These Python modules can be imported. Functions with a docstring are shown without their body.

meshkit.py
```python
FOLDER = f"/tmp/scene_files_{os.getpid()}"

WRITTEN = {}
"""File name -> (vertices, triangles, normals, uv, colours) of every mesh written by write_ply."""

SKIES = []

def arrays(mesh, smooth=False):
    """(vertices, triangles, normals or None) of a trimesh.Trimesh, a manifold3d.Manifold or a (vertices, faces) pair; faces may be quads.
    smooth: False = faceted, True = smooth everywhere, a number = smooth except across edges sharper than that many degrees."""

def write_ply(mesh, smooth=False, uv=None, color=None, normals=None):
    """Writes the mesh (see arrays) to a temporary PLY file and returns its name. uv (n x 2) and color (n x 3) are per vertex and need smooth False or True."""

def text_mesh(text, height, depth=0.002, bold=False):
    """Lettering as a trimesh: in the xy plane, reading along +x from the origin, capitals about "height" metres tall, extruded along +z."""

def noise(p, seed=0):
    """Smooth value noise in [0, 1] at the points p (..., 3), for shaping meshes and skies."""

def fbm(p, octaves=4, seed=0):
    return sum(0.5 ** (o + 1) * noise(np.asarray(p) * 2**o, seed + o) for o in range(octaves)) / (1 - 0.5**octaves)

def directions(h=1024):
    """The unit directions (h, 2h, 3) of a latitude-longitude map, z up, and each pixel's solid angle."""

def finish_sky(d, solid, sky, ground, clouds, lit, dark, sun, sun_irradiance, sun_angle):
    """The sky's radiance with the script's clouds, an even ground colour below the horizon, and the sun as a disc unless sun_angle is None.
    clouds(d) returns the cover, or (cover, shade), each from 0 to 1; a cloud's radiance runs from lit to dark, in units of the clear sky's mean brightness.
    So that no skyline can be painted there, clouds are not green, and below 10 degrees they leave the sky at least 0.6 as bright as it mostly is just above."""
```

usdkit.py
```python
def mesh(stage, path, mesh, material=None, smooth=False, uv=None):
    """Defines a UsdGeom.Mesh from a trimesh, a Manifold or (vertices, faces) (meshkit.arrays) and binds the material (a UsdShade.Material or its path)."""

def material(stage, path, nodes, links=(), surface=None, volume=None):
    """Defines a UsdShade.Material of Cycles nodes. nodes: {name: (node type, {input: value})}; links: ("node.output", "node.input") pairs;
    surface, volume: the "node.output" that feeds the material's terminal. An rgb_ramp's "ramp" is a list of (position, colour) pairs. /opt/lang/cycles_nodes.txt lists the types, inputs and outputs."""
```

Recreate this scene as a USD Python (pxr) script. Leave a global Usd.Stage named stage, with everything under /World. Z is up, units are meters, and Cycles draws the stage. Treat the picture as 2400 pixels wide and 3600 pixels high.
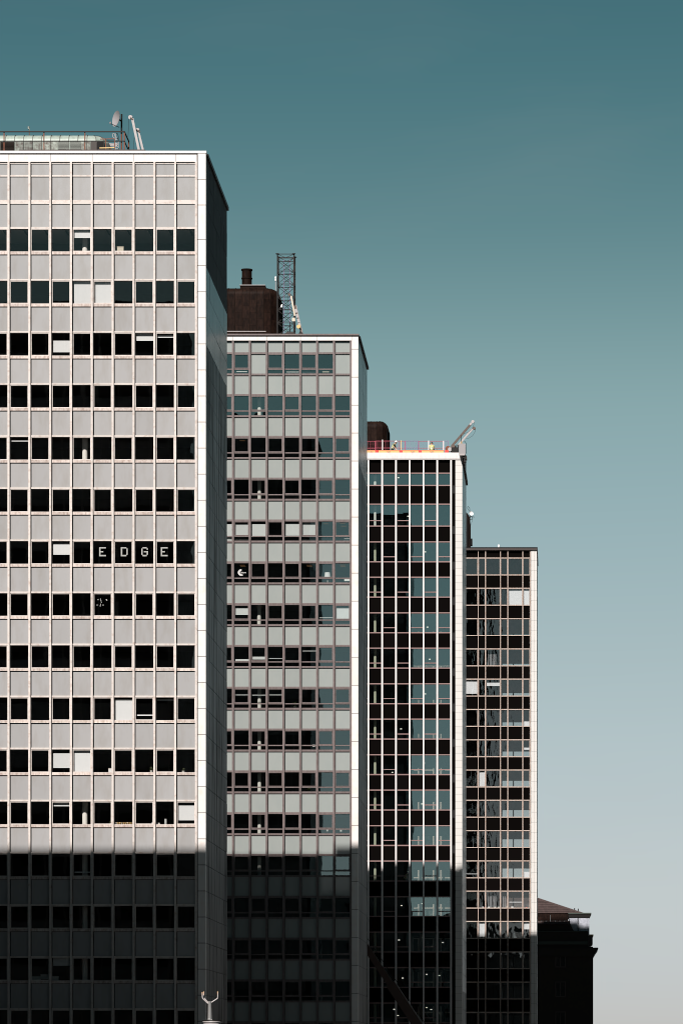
import math, random
import numpy as np, trimesh, usdkit, meshkit
import manifold3d as m3
from pxr import Usd, UsdGeom, UsdLux, UsdShade, Gf, Sdf

rng = random.Random(7)
stage = Usd.Stage.CreateInMemory()
UsdGeom.SetStageUpAxis(stage, 'Z')
UsdGeom.Xform.Define(stage, '/World')
stage.SetDefaultPrim(stage.GetPrimAtPath('/World'))

# ------------------------------------------------------------------ camera (level, long lens, shifted)
F, PX, PY, CAMZ = 13600.0, 1966.0, 3764.0, 6.0        # focal length and vanishing point in pixels of a 2400 x 3600 picture
cam = UsdGeom.Camera.Define(stage, '/World/camera')
cam.CreateHorizontalApertureAttr(36.0); cam.CreateVerticalApertureAttr(54.0)
cam.CreateFocalLengthAttr(F / 2400 * 36.0)
cam.CreateHorizontalApertureOffsetAttr((1200 - PX) / 2400 * 36.0)
cam.CreateVerticalApertureOffsetAttr((PY - 1800) / 2400 * 36.0)
cam.CreateClippingRangeAttr(Gf.Vec2f(1, 20000))
cam.AddTranslateOp().Set(Gf.Vec3d(0, 0, CAMZ)); cam.AddRotateXOp().Set(90.0)
cam.CreateExposureAttr(1.3)

# ------------------------------------------------------------------ sky and sun
SUN = np.array([-0.27, -1.0, 0.94]); SUN /= np.linalg.norm(SUN)
sun_el, sun_rot = math.asin(SUN[2]), math.atan2(SUN[0], SUN[1])
E0 = 2 ** -1.3
from scipy.interpolate import PchipInterpolator, make_interp_spline
SKY = ((0.0, (1.09, 1.18, 1.69)), (0.0194, (1.13, 1.20, 1.64)), (0.0561, (1.35, 1.296, 1.466)), (0.107, (1.47, 1.389, 1.274)), (0.1642, (1.36, 1.43, 1.13)),       # deep teal overhead,
       (0.2198, (0.765, 1.06, 0.81)), (0.2628, (0.505, 0.88, 0.685)), (0.45, (0.22, 0.42, 0.36)), (1.0, (0.12, 0.24, 0.22)))                          # pale haze towards the horizon, the same all round
_z = np.array([p for p, _ in SKY]) ** 0.5; _c = np.array([c for _, c in SKY])
SKY_RAMP = [(float(q), tuple(float(E0 * v) for v in PchipInterpolator(_z, _c)(q))) for q in np.linspace(0, 1, 256)]
usdkit.material(stage, '/World/Looks/sky', {
    'sky': ('sky_texture', {'sky_type': 'single_scattering', 'sun_disc': False, 'sun_elevation': sun_el, 'sun_rotation': sun_rot,
                            'aerosol_density': 0.25, 'ozone_density': 1.0, 'air_density': 1.0, 'altitude': 30.0}),
    'co': ('texture_coordinate', {}), 'sep': ('separate_xyz', {}),
    'sq': ('math', {'math_type': 'sqrt'}), 'ramp': ('rgb_ramp', {'ramp': SKY_RAMP}),
    'mul': ('mix', {'mix_type': 'multiply', 'fac': 1.0}),
    'cm': ('mapping', {'scale': (5.0, 5.0, 24.0), 'rotation': (0.0, 0.12, 0.0), 'location': (3.1, 0.0, 1.7)}), 'cn': ('noise_texture', {'scale': 1.0, 'detail': 5, 'roughness': 0.55, 'distortion': 0.6}),
    'cr': ('map_range', {'from_min': 0.53, 'from_max': 0.8, 'to_min': 0.0, 'to_max': 0.08, 'clamp': True}), 'cl': ('mix', {'color2': tuple(E0 * c for c in (7.2, 7.4, 7.4))}),
    'bg': ('background_shader', {'strength': 0.05})},
    [('co.generated', 'sep.vector'), ('sep.z', 'sq.value1'), ('sq.value', 'ramp.fac'), ('sky.color', 'mul.color1'), ('ramp.color', 'mul.color2'), ('co.generated', 'cm.vector'), ('cm.vector', 'cn.vector'), ('cn.fac', 'cr.value'), ('cr.result', 'cl.fac'), ('mul.color', 'cl.color1'), ('cl.color', 'bg.color')], surface='bg.background')
dome = UsdLux.DomeLight.Define(stage, '/World/sky')
dome.GetPrim().SetCustomDataByKey('kind', 'structure')
UsdShade.MaterialBindingAPI.Apply(dome.GetPrim()).Bind(UsdShade.Material.Get(stage, '/World/Looks/sky'))
sun = UsdLux.DistantLight.Define(stage, '/World/sun')
sun.CreateIntensityAttr(1.25); sun.CreateAngleAttr(0.53); sun.CreateColorAttr(Gf.Vec3f(1.0, 0.95, 0.905))
sun.GetPrim().CreateAttribute('inputs:normalize', Sdf.ValueTypeNames.Bool).Set(True)
zx = Gf.Rotation(Gf.Vec3d(0, 0, 1), Gf.Vec3d(*map(float, SUN)))
sun.AddTransformOp().Set(Gf.Matrix4d().SetRotate(zx))

# ------------------------------------------------------------------ materials
ALBEDO = 0.62                                              # scales every colour below down to offset the raised exposure, which deepens the shade
def mat(name, color, rough=0.6, spec=0.5, dirt=None, amt=0.0, scale=(1, 1, 1), metallic=0.0, rnd=0.0, bump=0.0, bscale=None, coat=0.0, ior=1.5, nz=3.0, detail=4, contrast=(0.35, 0.65), streak_gloss=None):
    """A painted, stone or metal surface: colour mottled towards 'dirt' by stretched noise, varied a little from piece to piece."""
    color = tuple(ALBEDO * c for c in color)
    if dirt is not None: dirt = tuple(ALBEDO * c for c in dirt)
    n = {'p': ('principled_bsdf', {'base_color': color, 'roughness': rough, 'specular_ior_level': spec, 'metallic': metallic, 'ior': ior, 'coat_weight': coat, 'coat_roughness': 0.03}),
         'g': ('geometry', {})}
    l = []
    src = None
    if dirt is not None:
        n['mp'] = ('mapping', {'scale': scale}); n['n'] = ('noise_texture', {'scale': nz, 'detail': detail, 'roughness': 0.6})
        n['r'] = ('map_range', {'from_min': contrast[0], 'from_max': contrast[1], 'to_min': 0.0, 'to_max': amt, 'clamp': True})
        n['m'] = ('mix', {'color1': color, 'color2': dirt})
        l += [('g.position', 'mp.vector'), ('mp.vector', 'n.vector'), ('n.fac', 'r.value'), ('r.result', 'm.fac')]
        src = 'm.color'
        if streak_gloss:
            n['sg'] = ('map_range', {'from_min': contrast[0], 'from_max': contrast[1], 'to_min': streak_gloss[0], 'to_max': streak_gloss[1], 'clamp': True})
            l += [('n.fac', 'sg.value'), ('sg.result', 'p.specular_ior_level')]
    if rnd:
        n['o'] = ('object_info', {}); n['v'] = ('map_range', {'to_min': 1 - rnd, 'to_max': 1 + rnd})
        n['h'] = ('hsv', {'color': color})
        l += [('o.random', 'v.value'), ('v.result', 'h.value')]
        if src: l.append((src, 'h.color'))
        src = 'h.color'
    if src: l.append((src, 'p.base_color'))
    if bump:
        n['bm'] = ('mapping', {'scale': bscale or (1, 1, 1)}); n['bn'] = ('noise_texture', {'scale': 1.0, 'detail': 3})
        n['b'] = ('bump', {'strength': 1.0, 'distance': bump})
        l += [('g.position', 'bm.vector'), ('bm.vector', 'bn.vector'), ('bn.fac', 'b.height'), ('b.normal', 'p.normal')]
    return usdkit.material(stage, '/World/Looks/' + name, n, l, surface='p.BSDF')

def glass(name, r0, tint, wave=0.0, wscale=(1, 1, 1), sheen=(0.9, 0.97, 1.0)):
    n = {'lw': ('layer_weight', {'blend': 0.5}), 'pw': ('math', {'math_type': 'power', 'value2': 5.0}),
         'ma': ('math', {'math_type': 'multiply_add', 'value2': 1 - r0, 'value3': r0}),
         't': ('transparent_bsdf', {'color': tint}), 'gl': ('glossy_bsdf', {'color': sheen, 'roughness': 0.0, 'distribution': 'ggx'}), 'mx': ('mix_closure', {})}
    l = [('lw.facing', 'pw.value1'), ('pw.value', 'ma.value1'), ('ma.value', 'mx.fac'), ('t.BSDF', 'mx.closure1'), ('gl.BSDF', 'mx.closure2')]
    if wave:
        n.update({'g': ('geometry', {}), 'bm': ('mapping', {'scale': wscale}), 'bn': ('noise_texture', {'scale': 1.0, 'detail': 2}), 'b': ('bump', {'strength': 1.0, 'distance': wave})})
        l += [('g.position', 'bm.vector'), ('bm.vector', 'bn.vector'), ('bn.fac', 'b.height'), ('b.normal', 'gl.normal')]
    return usdkit.material(stage, '/World/Looks/' + name, n, l, surface='mx.closure')

M = {}
M['cream'] = mat('cream_enamel', (0.51, 0.462, 0.432), 0.45, 0.3, (0.36, 0.27, 0.23), 0.9, (1.3, 1, 1.6), rnd=0.06, contrast=(0.5, 0.75))
M['sill'] = mat('stained_sill', (0.50, 0.43, 0.395), 0.5, 0.3, (0.26, 0.185, 0.155), 0.9, (2.5, 1, 1), rnd=0.16, contrast=(0.4, 0.7))
M['marble'] = mat('white_marble', (0.64, 0.605, 0.585), 0.4, 0.4, (0.62, 0.50, 0.42), 0.6, (1, 1, 0.5), rnd=0.04, contrast=(0.5, 0.75))
M['marble_tile'] = mat('white_marble_tile', (0.52, 0.50, 0.48), 0.4, 0.4, (0.62, 0.55, 0.5), 0.4, (1, 1, 0.5), rnd=0.03, contrast=(0.5, 0.75))
M['panel_grey'] = mat('grey_glass_panel', (0.296, 0.291, 0.291), 0.3, 0.3, (0.262, 0.25, 0.24), 0.9, (1.6, 1, 0.5), rnd=0.05, coat=0.4, nz=1.0, detail=5, contrast=(0.45, 0.72))
M['panel_green'] = mat('grey_green_glass_panel', (0.235, 0.255, 0.245), 0.3, 0.3, (0.255, 0.27, 0.258), 0.7, (1.2, 1, 0.6), rnd=0.04, coat=0.5, nz=1.0, detail=4)
M['mauve'] = mat('mauve_brown_metal', (0.13, 0.098, 0.097), 0.45, 0.4, (0.085, 0.06, 0.055), 0.8, (2, 1, 1), rnd=0.08)
M['fin'] = mat('white_fin_paint', (0.60, 0.565, 0.56), 0.4, 0.4, (0.45, 0.38, 0.36), 0.5, (2, 1, 0.6), contrast=(0.5, 0.75))
M['rose'] = mat('rose_brown_rail', (0.19, 0.12, 0.115), 0.45, 0.4, (0.2, 0.11, 0.1), 0.7, (2, 1, 1), rnd=0.1)
M['beige'] = mat('beige_frame', (0.37, 0.305, 0.27), 0.5, 0.4, (0.32, 0.19, 0.13), 0.9, (3, 1, 1.5), rnd=0.1, contrast=(0.45, 0.7))
M['black_panel'] = mat('black_spandrel', (0.0032, 0.0026, 0.0024), 0.6, 0.0, rnd=0.2)
M['stone'] = mat('dark_polished_stone', (0.024, 0.023, 0.025), 0.42, 0.03, (0.003, 0.0025, 0.0025), 1.0, (1.0, 1.3, 0.09), rnd=0.35, nz=1.0, contrast=(0.44, 0.58), streak_gloss=(0.085, 0.008))
M['stone_bright'] = mat('clean_polished_stone', (0.020, 0.020, 0.022), 0.24, 0.1, (0.003, 0.0025, 0.0025), 1.0, (1.0, 1.1, 0.10), rnd=0.2, nz=1.0, contrast=(0.5, 0.7), streak_gloss=(0.07, 0.02))
M['stone_matt'] = mat('sooty_stone', (0.016, 0.0155, 0.016), 0.6, 0.03, (0.003, 0.0025, 0.0025), 1.0, (1.0, 1.3, 0.08), rnd=0.3, nz=1.0, contrast=(0.4, 0.56))
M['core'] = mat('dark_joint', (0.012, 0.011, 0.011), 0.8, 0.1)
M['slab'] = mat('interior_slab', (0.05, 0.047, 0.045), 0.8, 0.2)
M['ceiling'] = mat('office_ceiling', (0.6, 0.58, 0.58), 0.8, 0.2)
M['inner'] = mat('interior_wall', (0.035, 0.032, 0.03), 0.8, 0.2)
M['pale_inner'] = mat('pale_interior_wall', (0.45, 0.45, 0.44), 0.8, 0.2)
M['column'] = mat('column_plaster', (0.70, 0.66, 0.62), 0.7, 0.2)
M['column_yellow'] = mat('column_primer', (0.50, 0.47, 0.36), 0.7, 0.2)
M['blind'] = mat('roller_blind', (0.62, 0.61, 0.62), 0.8, 0.2, rnd=0.06, bump=0.02, bscale=(2.5, 1, 0.8))
M['white'] = mat('white_paint', (0.70, 0.68, 0.67), 0.5, 0.4)
M['roof_dark'] = mat('roof_felt', (0.03, 0.024, 0.022), 0.7, 0.2, (0.06, 0.045, 0.038), 0.6)
M['coping'] = mat('dark_coping', (0.009, 0.0078, 0.0075), 0.5, 0.1)
M['kerb'] = mat('brown_roof_kerb', (0.04, 0.025, 0.022), 0.6, 0.3, (0.03, 0.022, 0.02), 0.8, (1, 1, 1), rnd=0.15)
M['copper'] = mat('green_copper', (0.27, 0.32, 0.285), 0.5, 0.35, (0.2, 0.235, 0.2), 0.9, (1.5, 1, 1), rnd=0.1)
M['copper_stained'] = mat('stained_copper', (0.22, 0.25, 0.22), 0.6, 0.3, (0.06, 0.045, 0.038), 1.0, (1.3, 1, 1.2), rnd=0.3)
M['louvre'] = mat('louvre_metal', (0.36, 0.38, 0.35), 0.5, 0.4)
M['louvre_dark'] = mat('dark_louvre', (0.03, 0.022, 0.018), 0.6, 0.3)
M['rust'] = mat('rust', (0.2, 0.06, 0.03), 0.75, 0.2, (0.09, 0.04, 0.025), 0.8, nz=8)
M['black_metal'] = mat('black_steel', (0.011, 0.009, 0.0085), 0.5, 0.15)
M['brown_sheet'] = mat('brown_copper_sheet', (0.017, 0.0085, 0.006), 0.6, 0.03, (0.005, 0.0028, 0.0022), 0.9, (2.2, 1, 0.7), rnd=0.25)
M['brown_seam'] = mat('brown_seam', (0.010, 0.006, 0.0045), 0.8, 0.02)
M['dish'] = mat('dish_paint', (0.24, 0.225, 0.23), 0.5, 0.4)
M['galv'] = mat('galvanised_steel', (0.36, 0.34, 0.345), 0.5, 0.3, (0.3, 0.25, 0.23), 0.6, (2, 2, 2))
M['rusty_arm'] = mat('weathered_arm', (0.09, 0.065, 0.052), 0.6, 0.3, (0.07, 0.04, 0.03), 0.8, (2, 2, 2))
M['fence_red'] = mat('fence_red', (0.30, 0.03, 0.06), 0.5, 0.4)
M['fence_purple'] = mat('fence_purple', (0.17, 0.08, 0.2), 0.5, 0.4)
M['board'] = mat('board_orange', (0.56, 0.39, 0.16), 0.6, 0.1, (0.46, 0.31, 0.12), 0.4)
M['red'] = mat('signal_red', (0.72, 0.035, 0.02), 0.45, 0.4)
M['sign_green'] = mat('sign_green', (0.03, 0.1, 0.06), 0.5, 0.4)
M['hivis'] = mat('hivis_vest', (0.45, 0.43, 0.19), 0.7, 0.2)
M['band'] = mat('reflective_band', (0.6, 0.6, 0.58), 0.4, 0.4)
M['skin'] = mat('skin', (0.5, 0.29, 0.21), 0.6, 0.3)
M['cloth'] = mat('dark_work_cloth', (0.018, 0.017, 0.02), 0.8, 0.2)
M['helmet_white'] = mat('white_helmet', (0.8, 0.76, 0.72), 0.35, 0.5)
M['helmet_dark'] = mat('dark_helmet', (0.03, 0.035, 0.03), 0.35, 0.5)
M['leaf'] = mat('leaf', (0.07, 0.085, 0.03), 0.5, 0.4)
M['letter_paper'] = mat('letter_paper', (0.5, 0.49, 0.48), 0.8, 0.1, (0.4, 0.39, 0.38), 0.8, nz=9)
M['pot'] = mat('pot', (0.6, 0.57, 0.53), 0.5, 0.4)
M['toy_gold'] = mat('toy_gold', (0.55, 0.36, 0.16), 0.7, 0.2)
M['toy_blue'] = mat('toy_blue', (0.12, 0.25, 0.42), 0.7, 0.2)
M['cream_box'] = mat('cream_box', (0.5, 0.43, 0.34), 0.5, 0.4)
M['orange_steel'] = mat('crane_orange', (0.045, 0.013, 0.005), 0.5, 0.4)
M['tyre'] = mat('tyre_rubber', (0.015, 0.015, 0.015), 0.8, 0.2)
M['asphalt'] = mat('asphalt', (0.06, 0.058, 0.056), 0.85, 0.2, (0.045, 0.044, 0.043), 0.6, nz=0.5)
M['paving'] = mat('paving', (0.12, 0.115, 0.11), 0.8, 0.2, (0.15, 0.145, 0.14), 0.6, nz=1.0)
M['old_wall'] = mat('old_brown_render', (0.024, 0.019, 0.016), 0.8, 0.15, (0.016, 0.013, 0.011), 0.6)
M['plaster'] = mat('mottled_plaster', (0.36, 0.37, 0.42), 0.8, 0.2, (0.2, 0.21, 0.24), 0.9, nz=2.2, detail=6, contrast=(0.4, 0.65))
M['tile_roof'] = mat('brown_roof_tile', (0.05, 0.031, 0.029), 0.6, 0.3, (0.04, 0.028, 0.026), 0.7, nz=2, rnd=0.15)
M['verdigris'] = mat('dull_verdigris', (0.035, 0.045, 0.038), 0.7, 0.2)
M['gold_trim'] = mat('gold_toned_trim', (0.55, 0.38, 0.16), 0.6, 0.3)  # one even gold tone for trims and small fittings
M['steel'] = mat('brushed_steel', (0.62, 0.58, 0.56), 0.3, 0.5, metallic=0.85)
M['copper_tip'] = mat('copper_tip', (0.6, 0.36, 0.2), 0.4, 0.5)
M['lamp'] = usdkit.material(stage, '/World/Looks/lit_lamp', {'e': ('emission', {'color': (1.0, 0.93, 0.8), 'strength': 0.55})}, [], surface='e.emission')
M['glow'] = usdkit.material(stage, '/World/Looks/dim_lit_fitting', {'e': ('emission', {'color': (1.0, 0.5, 0.22), 'strength': 0.035})}, [], surface='e.emission')
G1 = glass('window_glass', 0.06, (0.86, 0.87, 0.86), 0.004, (0.6, 1, 0.3), (0.95, 0.93, 0.93))
G2 = glass('tinted_glass', 0.15, (0.80, 0.83, 0.81), 0.003, (0.6, 1, 0.3), (0.72, 0.97, 1.0))
G3 = glass('green_glass', 0.19, (0.76, 0.82, 0.8), 0.002, (0.6, 1, 0.3), (0.66, 0.97, 1.0))
G4 = glass('rippled_glass', 0.11, (0.84, 0.86, 0.86), 0.02, (1.6, 1, 0.45))

# ------------------------------------------------------------------ helpers
used = {}
def path_for(name, parent):
    base = (str(parent.GetPath()) if parent is not None else '/World') + '/' + name
    k = used.get(base, -1) + 1
    used[base] = k
    return base if k == 0 else '%s_%03d' % (base, k)

def tag(o, label=None, cat=None, group=None, kind=None):
    for k, v in (('label', label), ('category', cat), ('group', group), ('kind', kind)):
        if v: o.SetCustomDataByKey(k, v)
    return o

class MB:
    """Collects boxes, bars and other solids; build() makes them one mesh."""
    def __init__(s): s.v, s.f, s.n = [], [], 0
    def add(s, v, f):
        v = np.asarray(v, float); f = np.asarray(f, int)
        if f.shape[1] == 4: f = np.vstack([f[:, [0, 1, 2]], f[:, [0, 2, 3]]])
        s.v.append(v); s.f.append(f + s.n); s.n += len(v); return s
    def mesh(s, m, off=(0, 0, 0)): return s.add(np.asarray(m.vertices) + np.asarray(off), m.faces)
    def man(s, m):
        mm = m.to_mesh(); return s.add(np.asarray(mm.vert_properties)[:, :3], np.asarray(mm.tri_verts))
    def box(s, x0, x1, y0, y1, z0, z1):
        v = [(x, y, z) for x in (min(x0, x1), max(x0, x1)) for y in (min(y0, y1), max(y0, y1)) for z in (min(z0, z1), max(z0, z1))]
        return s.add(v, [(0, 1, 3, 2), (4, 6, 7, 5), (0, 4, 5, 1), (2, 3, 7, 6), (0, 2, 6, 4), (1, 5, 7, 3)])
    def bar(s, a, b, w, h=None, up=(0, 0, 1)):
        """A square bar from a to b."""
        a, b = np.asarray(a, float), np.asarray(b, float); h = h or w
        d = b - a; d /= np.linalg.norm(d)
        u = np.cross(d, up)
        if np.linalg.norm(u) < 1e-4: u = np.cross(d, (0, 1, 0))
        u /= np.linalg.norm(u); t = np.cross(u, d)
        v = [p + u * w / 2 * i + t * h / 2 * j for p in (a, b) for i, j in ((-1, -1), (1, -1), (1, 1), (-1, 1))]
        return s.add(v, [(0, 1, 2, 3), (7, 6, 5, 4), (0, 4, 5, 1), (1, 5, 6, 2), (2, 6, 7, 3), (3, 7, 4, 0)])
    def tube(s, pts, r, n=8):
        pts = [np.asarray(p, float) for p in pts]; rs = r if isinstance(r, (list, tuple)) else [r] * len(pts)
        for a, b, ra, rb in zip(pts, pts[1:], rs, rs[1:]):
            d = b - a; L = np.linalg.norm(d); d = d / L
            u = np.cross(d, (0, 0, 1) if abs(d[2]) < .9 else (0, 1, 0)); u /= np.linalg.norm(u); t = np.cross(d, u)
            th = np.arange(n) * 2 * np.pi / n
            ring = np.outer(np.cos(th), u) + np.outer(np.sin(th), t)
            v = np.vstack([a + ring * ra, b + ring * rb, [a], [b]])
            f = []
            for i in range(n):
                j = (i + 1) % n
                f += [(i, j, n + j), (i, n + j, n + i), (2 * n, j, i), (2 * n + 1, n + i, n + j)]
            s.add(v, f)
        return s
    def lathe(s, prof, c=(0, 0, 0), n=20, axis=None):
        """Solid of revolution of (radius, height) pairs about z, or about the given axis."""
        m = trimesh.creation.revolve(np.array(prof, float), sections=n)
        v = np.asarray(m.vertices)
        if axis is not None:
            v = v @ trimesh.geometry.align_vectors([0, 0, 1], np.asarray(axis, float) / np.linalg.norm(axis))[:3, :3].T
        return s.add(v + np.asarray(c, float), m.faces)
    def prism(s, pts, y0, y1):
        """Polygon in (x, z), extruded along y."""
        from shapely.geometry import Polygon
        m = trimesh.creation.extrude_polygon(Polygon(pts), abs(y1 - y0))
        v = np.asarray(m.vertices)[:, [0, 2, 1]]; v[:, 1] += min(y0, y1)
        return s.add(v, np.asarray(m.faces)[:, ::-1])
    def build(s, name, material, parent=None, label=None, cat=None, group=None, kind=None, smooth=False, org=None):
        v, f = np.vstack(s.v), np.vstack(s.f)
        p = path_for(name, parent)
        if org is not None: v = v - np.asarray(org, float)
        o = usdkit.mesh(stage, p, (v, f), M[material] if isinstance(material, str) else material, smooth=smooth)
        if org is not None: UsdGeom.Xformable(o).AddTranslateOp().Set(Gf.Vec3d(*map(float, org)))
        return tag(o.GetPrim(), label, cat, group, kind)

def thing(name, loc, label, cat, group=None):
    x = UsdGeom.Xform.Define(stage, path_for(name, None)); x.AddTranslateOp().Set(Gf.Vec3d(*map(float, loc)))
    return tag(x.GetPrim(), label, cat, group)

def box(name, m, parent, *b, **k): return MB().box(*b).build(name, m, parent, **k)
def quad(x0, x1, y, z0, z1, yaw=0.0, pitch=0.0):
    """An upright pane facing the street, turned a touch about its own centre."""
    cx, cz = (x0 + x1) / 2, (z0 + z1) / 2
    v = [(x, y + (x - cx) * yaw + (z - cz) * pitch, z) for x, z in ((x0, z0), (x1, z0), (x1, z1), (x0, z1))]
    return MB().add(v, [(0, 1, 2, 3)])
def W(px, py, d): return np.array([(px - PX) * d / F, d, CAMZ + (PY - py) * d / F])

# ------------------------------------------------------------------ ground
g = MB().add([(-2500, -2500, 0), (2500, -2500, 0), (2500, 4000, 0), (-2500, 4000, 0)], [(0, 1, 2, 3)]).build('ground', 'asphalt', kind='structure')
MB().box(-48, 20, 170, 470, 0.0, 0.14).build('pavement', 'paving', kind='structure')

# ------------------------------------------------------------------ the towers
class Tower:
    def __init__(s, name, label, pxr, sc, depth, group=None):
        s.pxr, s.s, s.depth = pxr, sc, depth
        s.y = F / sc; s.x = (pxr - PX) / sc
        s.root = thing(name, (s.x, s.y, 0.14), label, 'office tower', group)
    def X(s, px): return (px - s.pxr) / s.s
    def Z(s, py): return CAMZ + (PY - py) / s.s - 0.14
    def at(s, lx, ly, lz): return (s.x + lx, s.y + ly, lz + 0.14)

def side_wall(T, zs, x, ncol, matt=0, bright=0, gap=0.03):
    """Stone slabs, each a piece of its own, hung on the side of the tower with open joints."""
    d = T.depth - 0.3
    for r, (a, b) in enumerate(zip(zs[1:], zs)):
        for c in range(ncol):
            material = 'stone_matt' if r < matt else 'stone_bright' if r < bright else 'stone'
            y0, y1 = 0.3 + d * c / ncol + gap / 2, 0.3 + d * (c + 1) / ncol - gap / 2
            t0, t1 = rng.uniform(-.006, .006), rng.uniform(-.006, .006)
            xo = x - 0.05
            v = [(xo, y0, a + gap / 2), (xo, y1, a + gap / 2), (xo, y1, b - gap / 2), (xo, y0, b - gap / 2),
                 (x + t0, y0, a + gap / 2), (x + t1, y1, a + gap / 2), (x + t1 + t0, y1, b - gap / 2), (x + t0 - t1, y0, b - gap / 2)]
            MB().add(v, [(3, 2, 1, 0), (4, 5, 6, 7), (0, 1, 5, 4), (1, 2, 6, 5), (2, 3, 7, 6), (3, 0, 4, 7)]).build('stone_slab', material, T.root)

def shell(T, xl, ztop, through=None):
    """Carcass behind the facade: left wall, roof, core of the side wall, partition. through = x from which one sees through to the rear windows."""
    D = T.depth
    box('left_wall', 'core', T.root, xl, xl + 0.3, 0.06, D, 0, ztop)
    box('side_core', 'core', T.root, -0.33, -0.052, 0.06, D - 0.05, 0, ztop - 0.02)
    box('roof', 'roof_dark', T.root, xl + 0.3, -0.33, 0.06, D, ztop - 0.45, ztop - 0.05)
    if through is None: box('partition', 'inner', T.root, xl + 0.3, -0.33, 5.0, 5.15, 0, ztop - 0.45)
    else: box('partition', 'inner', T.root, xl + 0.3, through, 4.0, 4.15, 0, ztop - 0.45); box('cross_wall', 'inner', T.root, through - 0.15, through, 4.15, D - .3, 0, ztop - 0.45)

def rear(T, xl, floors, ztop, spandrel, step, gl=None):
    """Rear facade: spandrel bands, posts, and ribbons of glass. floors: (sill z, head z) from the top down."""
    D = T.depth; b = MB(); up = ztop - 0.02
    for sill, head in floors:
        b.box(xl + 0.3, -0.33, D - 0.16, D - 0.02, head, up); up = sill
    b.box(xl + 0.3, -0.33, D - 0.16, D - 0.02, 0, up)
    x = -0.33 - step
    p = MB()
    while x > xl + 0.4:
        p.box(x - 0.07, x + 0.07, D - 0.2, D + 0.08, 0, ztop - 0.03); x -= step
    b.build('rear_spandrels', spandrel, T.root); p.build('rear_posts', 'mauve', T.root)
    q = MB()
    for sill, head in floors: q.box(xl + 0.3, -0.33, D - 0.1, D - 0.09, sill, head)
    q.build('rear_glazing', gl or 'louvre_dark', T.root)

def window(T, x0, x1, z0, z1, gm, fm, ins, y=0.03, sill=None, rail=None, blinds=(), sillm='sill', yw=None):
    """One window: frame mesh > pane, sill, blind. ins = frame width; rail = height of a lower transom as a fraction from the top."""
    b = MB()
    b.box(x0, x0 + ins, -0.05, 0.06, z0, z1).box(x1 - ins, x1, -0.05, 0.06, z0, z1).box(x0 + ins, x1 - ins, -0.05, 0.06, z0, z0 + ins).box(x0 + ins, x1 - ins, -0.05, 0.06, z1 - ins, z1)
    if rail:
        zr = z1 + (z0 - z1) * rail
        b.box(x0 + ins, x1 - ins, -0.05, 0.06, zr - 0.045, zr + 0.045)
    w = b.build('window', fm, T.root)
    k = 0.0012 if yw is None else yw
    if rail:
        quad(x0 + ins, x1 - ins, y, zr + .045, z1 - ins, rng.uniform(-k, k), rng.uniform(-k, k)).build('pane', gm, w)
        quad(x0 + ins, x1 - ins, y, z0 + ins, zr - .045, rng.uniform(-k, k), rng.uniform(-k, k)).build('pane', gm, w)
    else:
        quad(x0 + ins, x1 - ins, y, z0 + ins, z1 - ins, rng.uniform(-k, k), rng.uniform(-k, k)).build('pane', gm, w)
    if sill: box('sill', sillm, w, x0 - 0.01, x1 + 0.01, -0.065, 0.05, z0 - sill, z0)
    for (t0, t1, m, in0) in blinds:
        box('blind', m, w, x0 + ins + in0, x1 - ins - 0.01, 0.13, 0.15, z1 + (z0 - z1) * t1, z1 + (z0 - z1) * t0)
    return w

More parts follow.
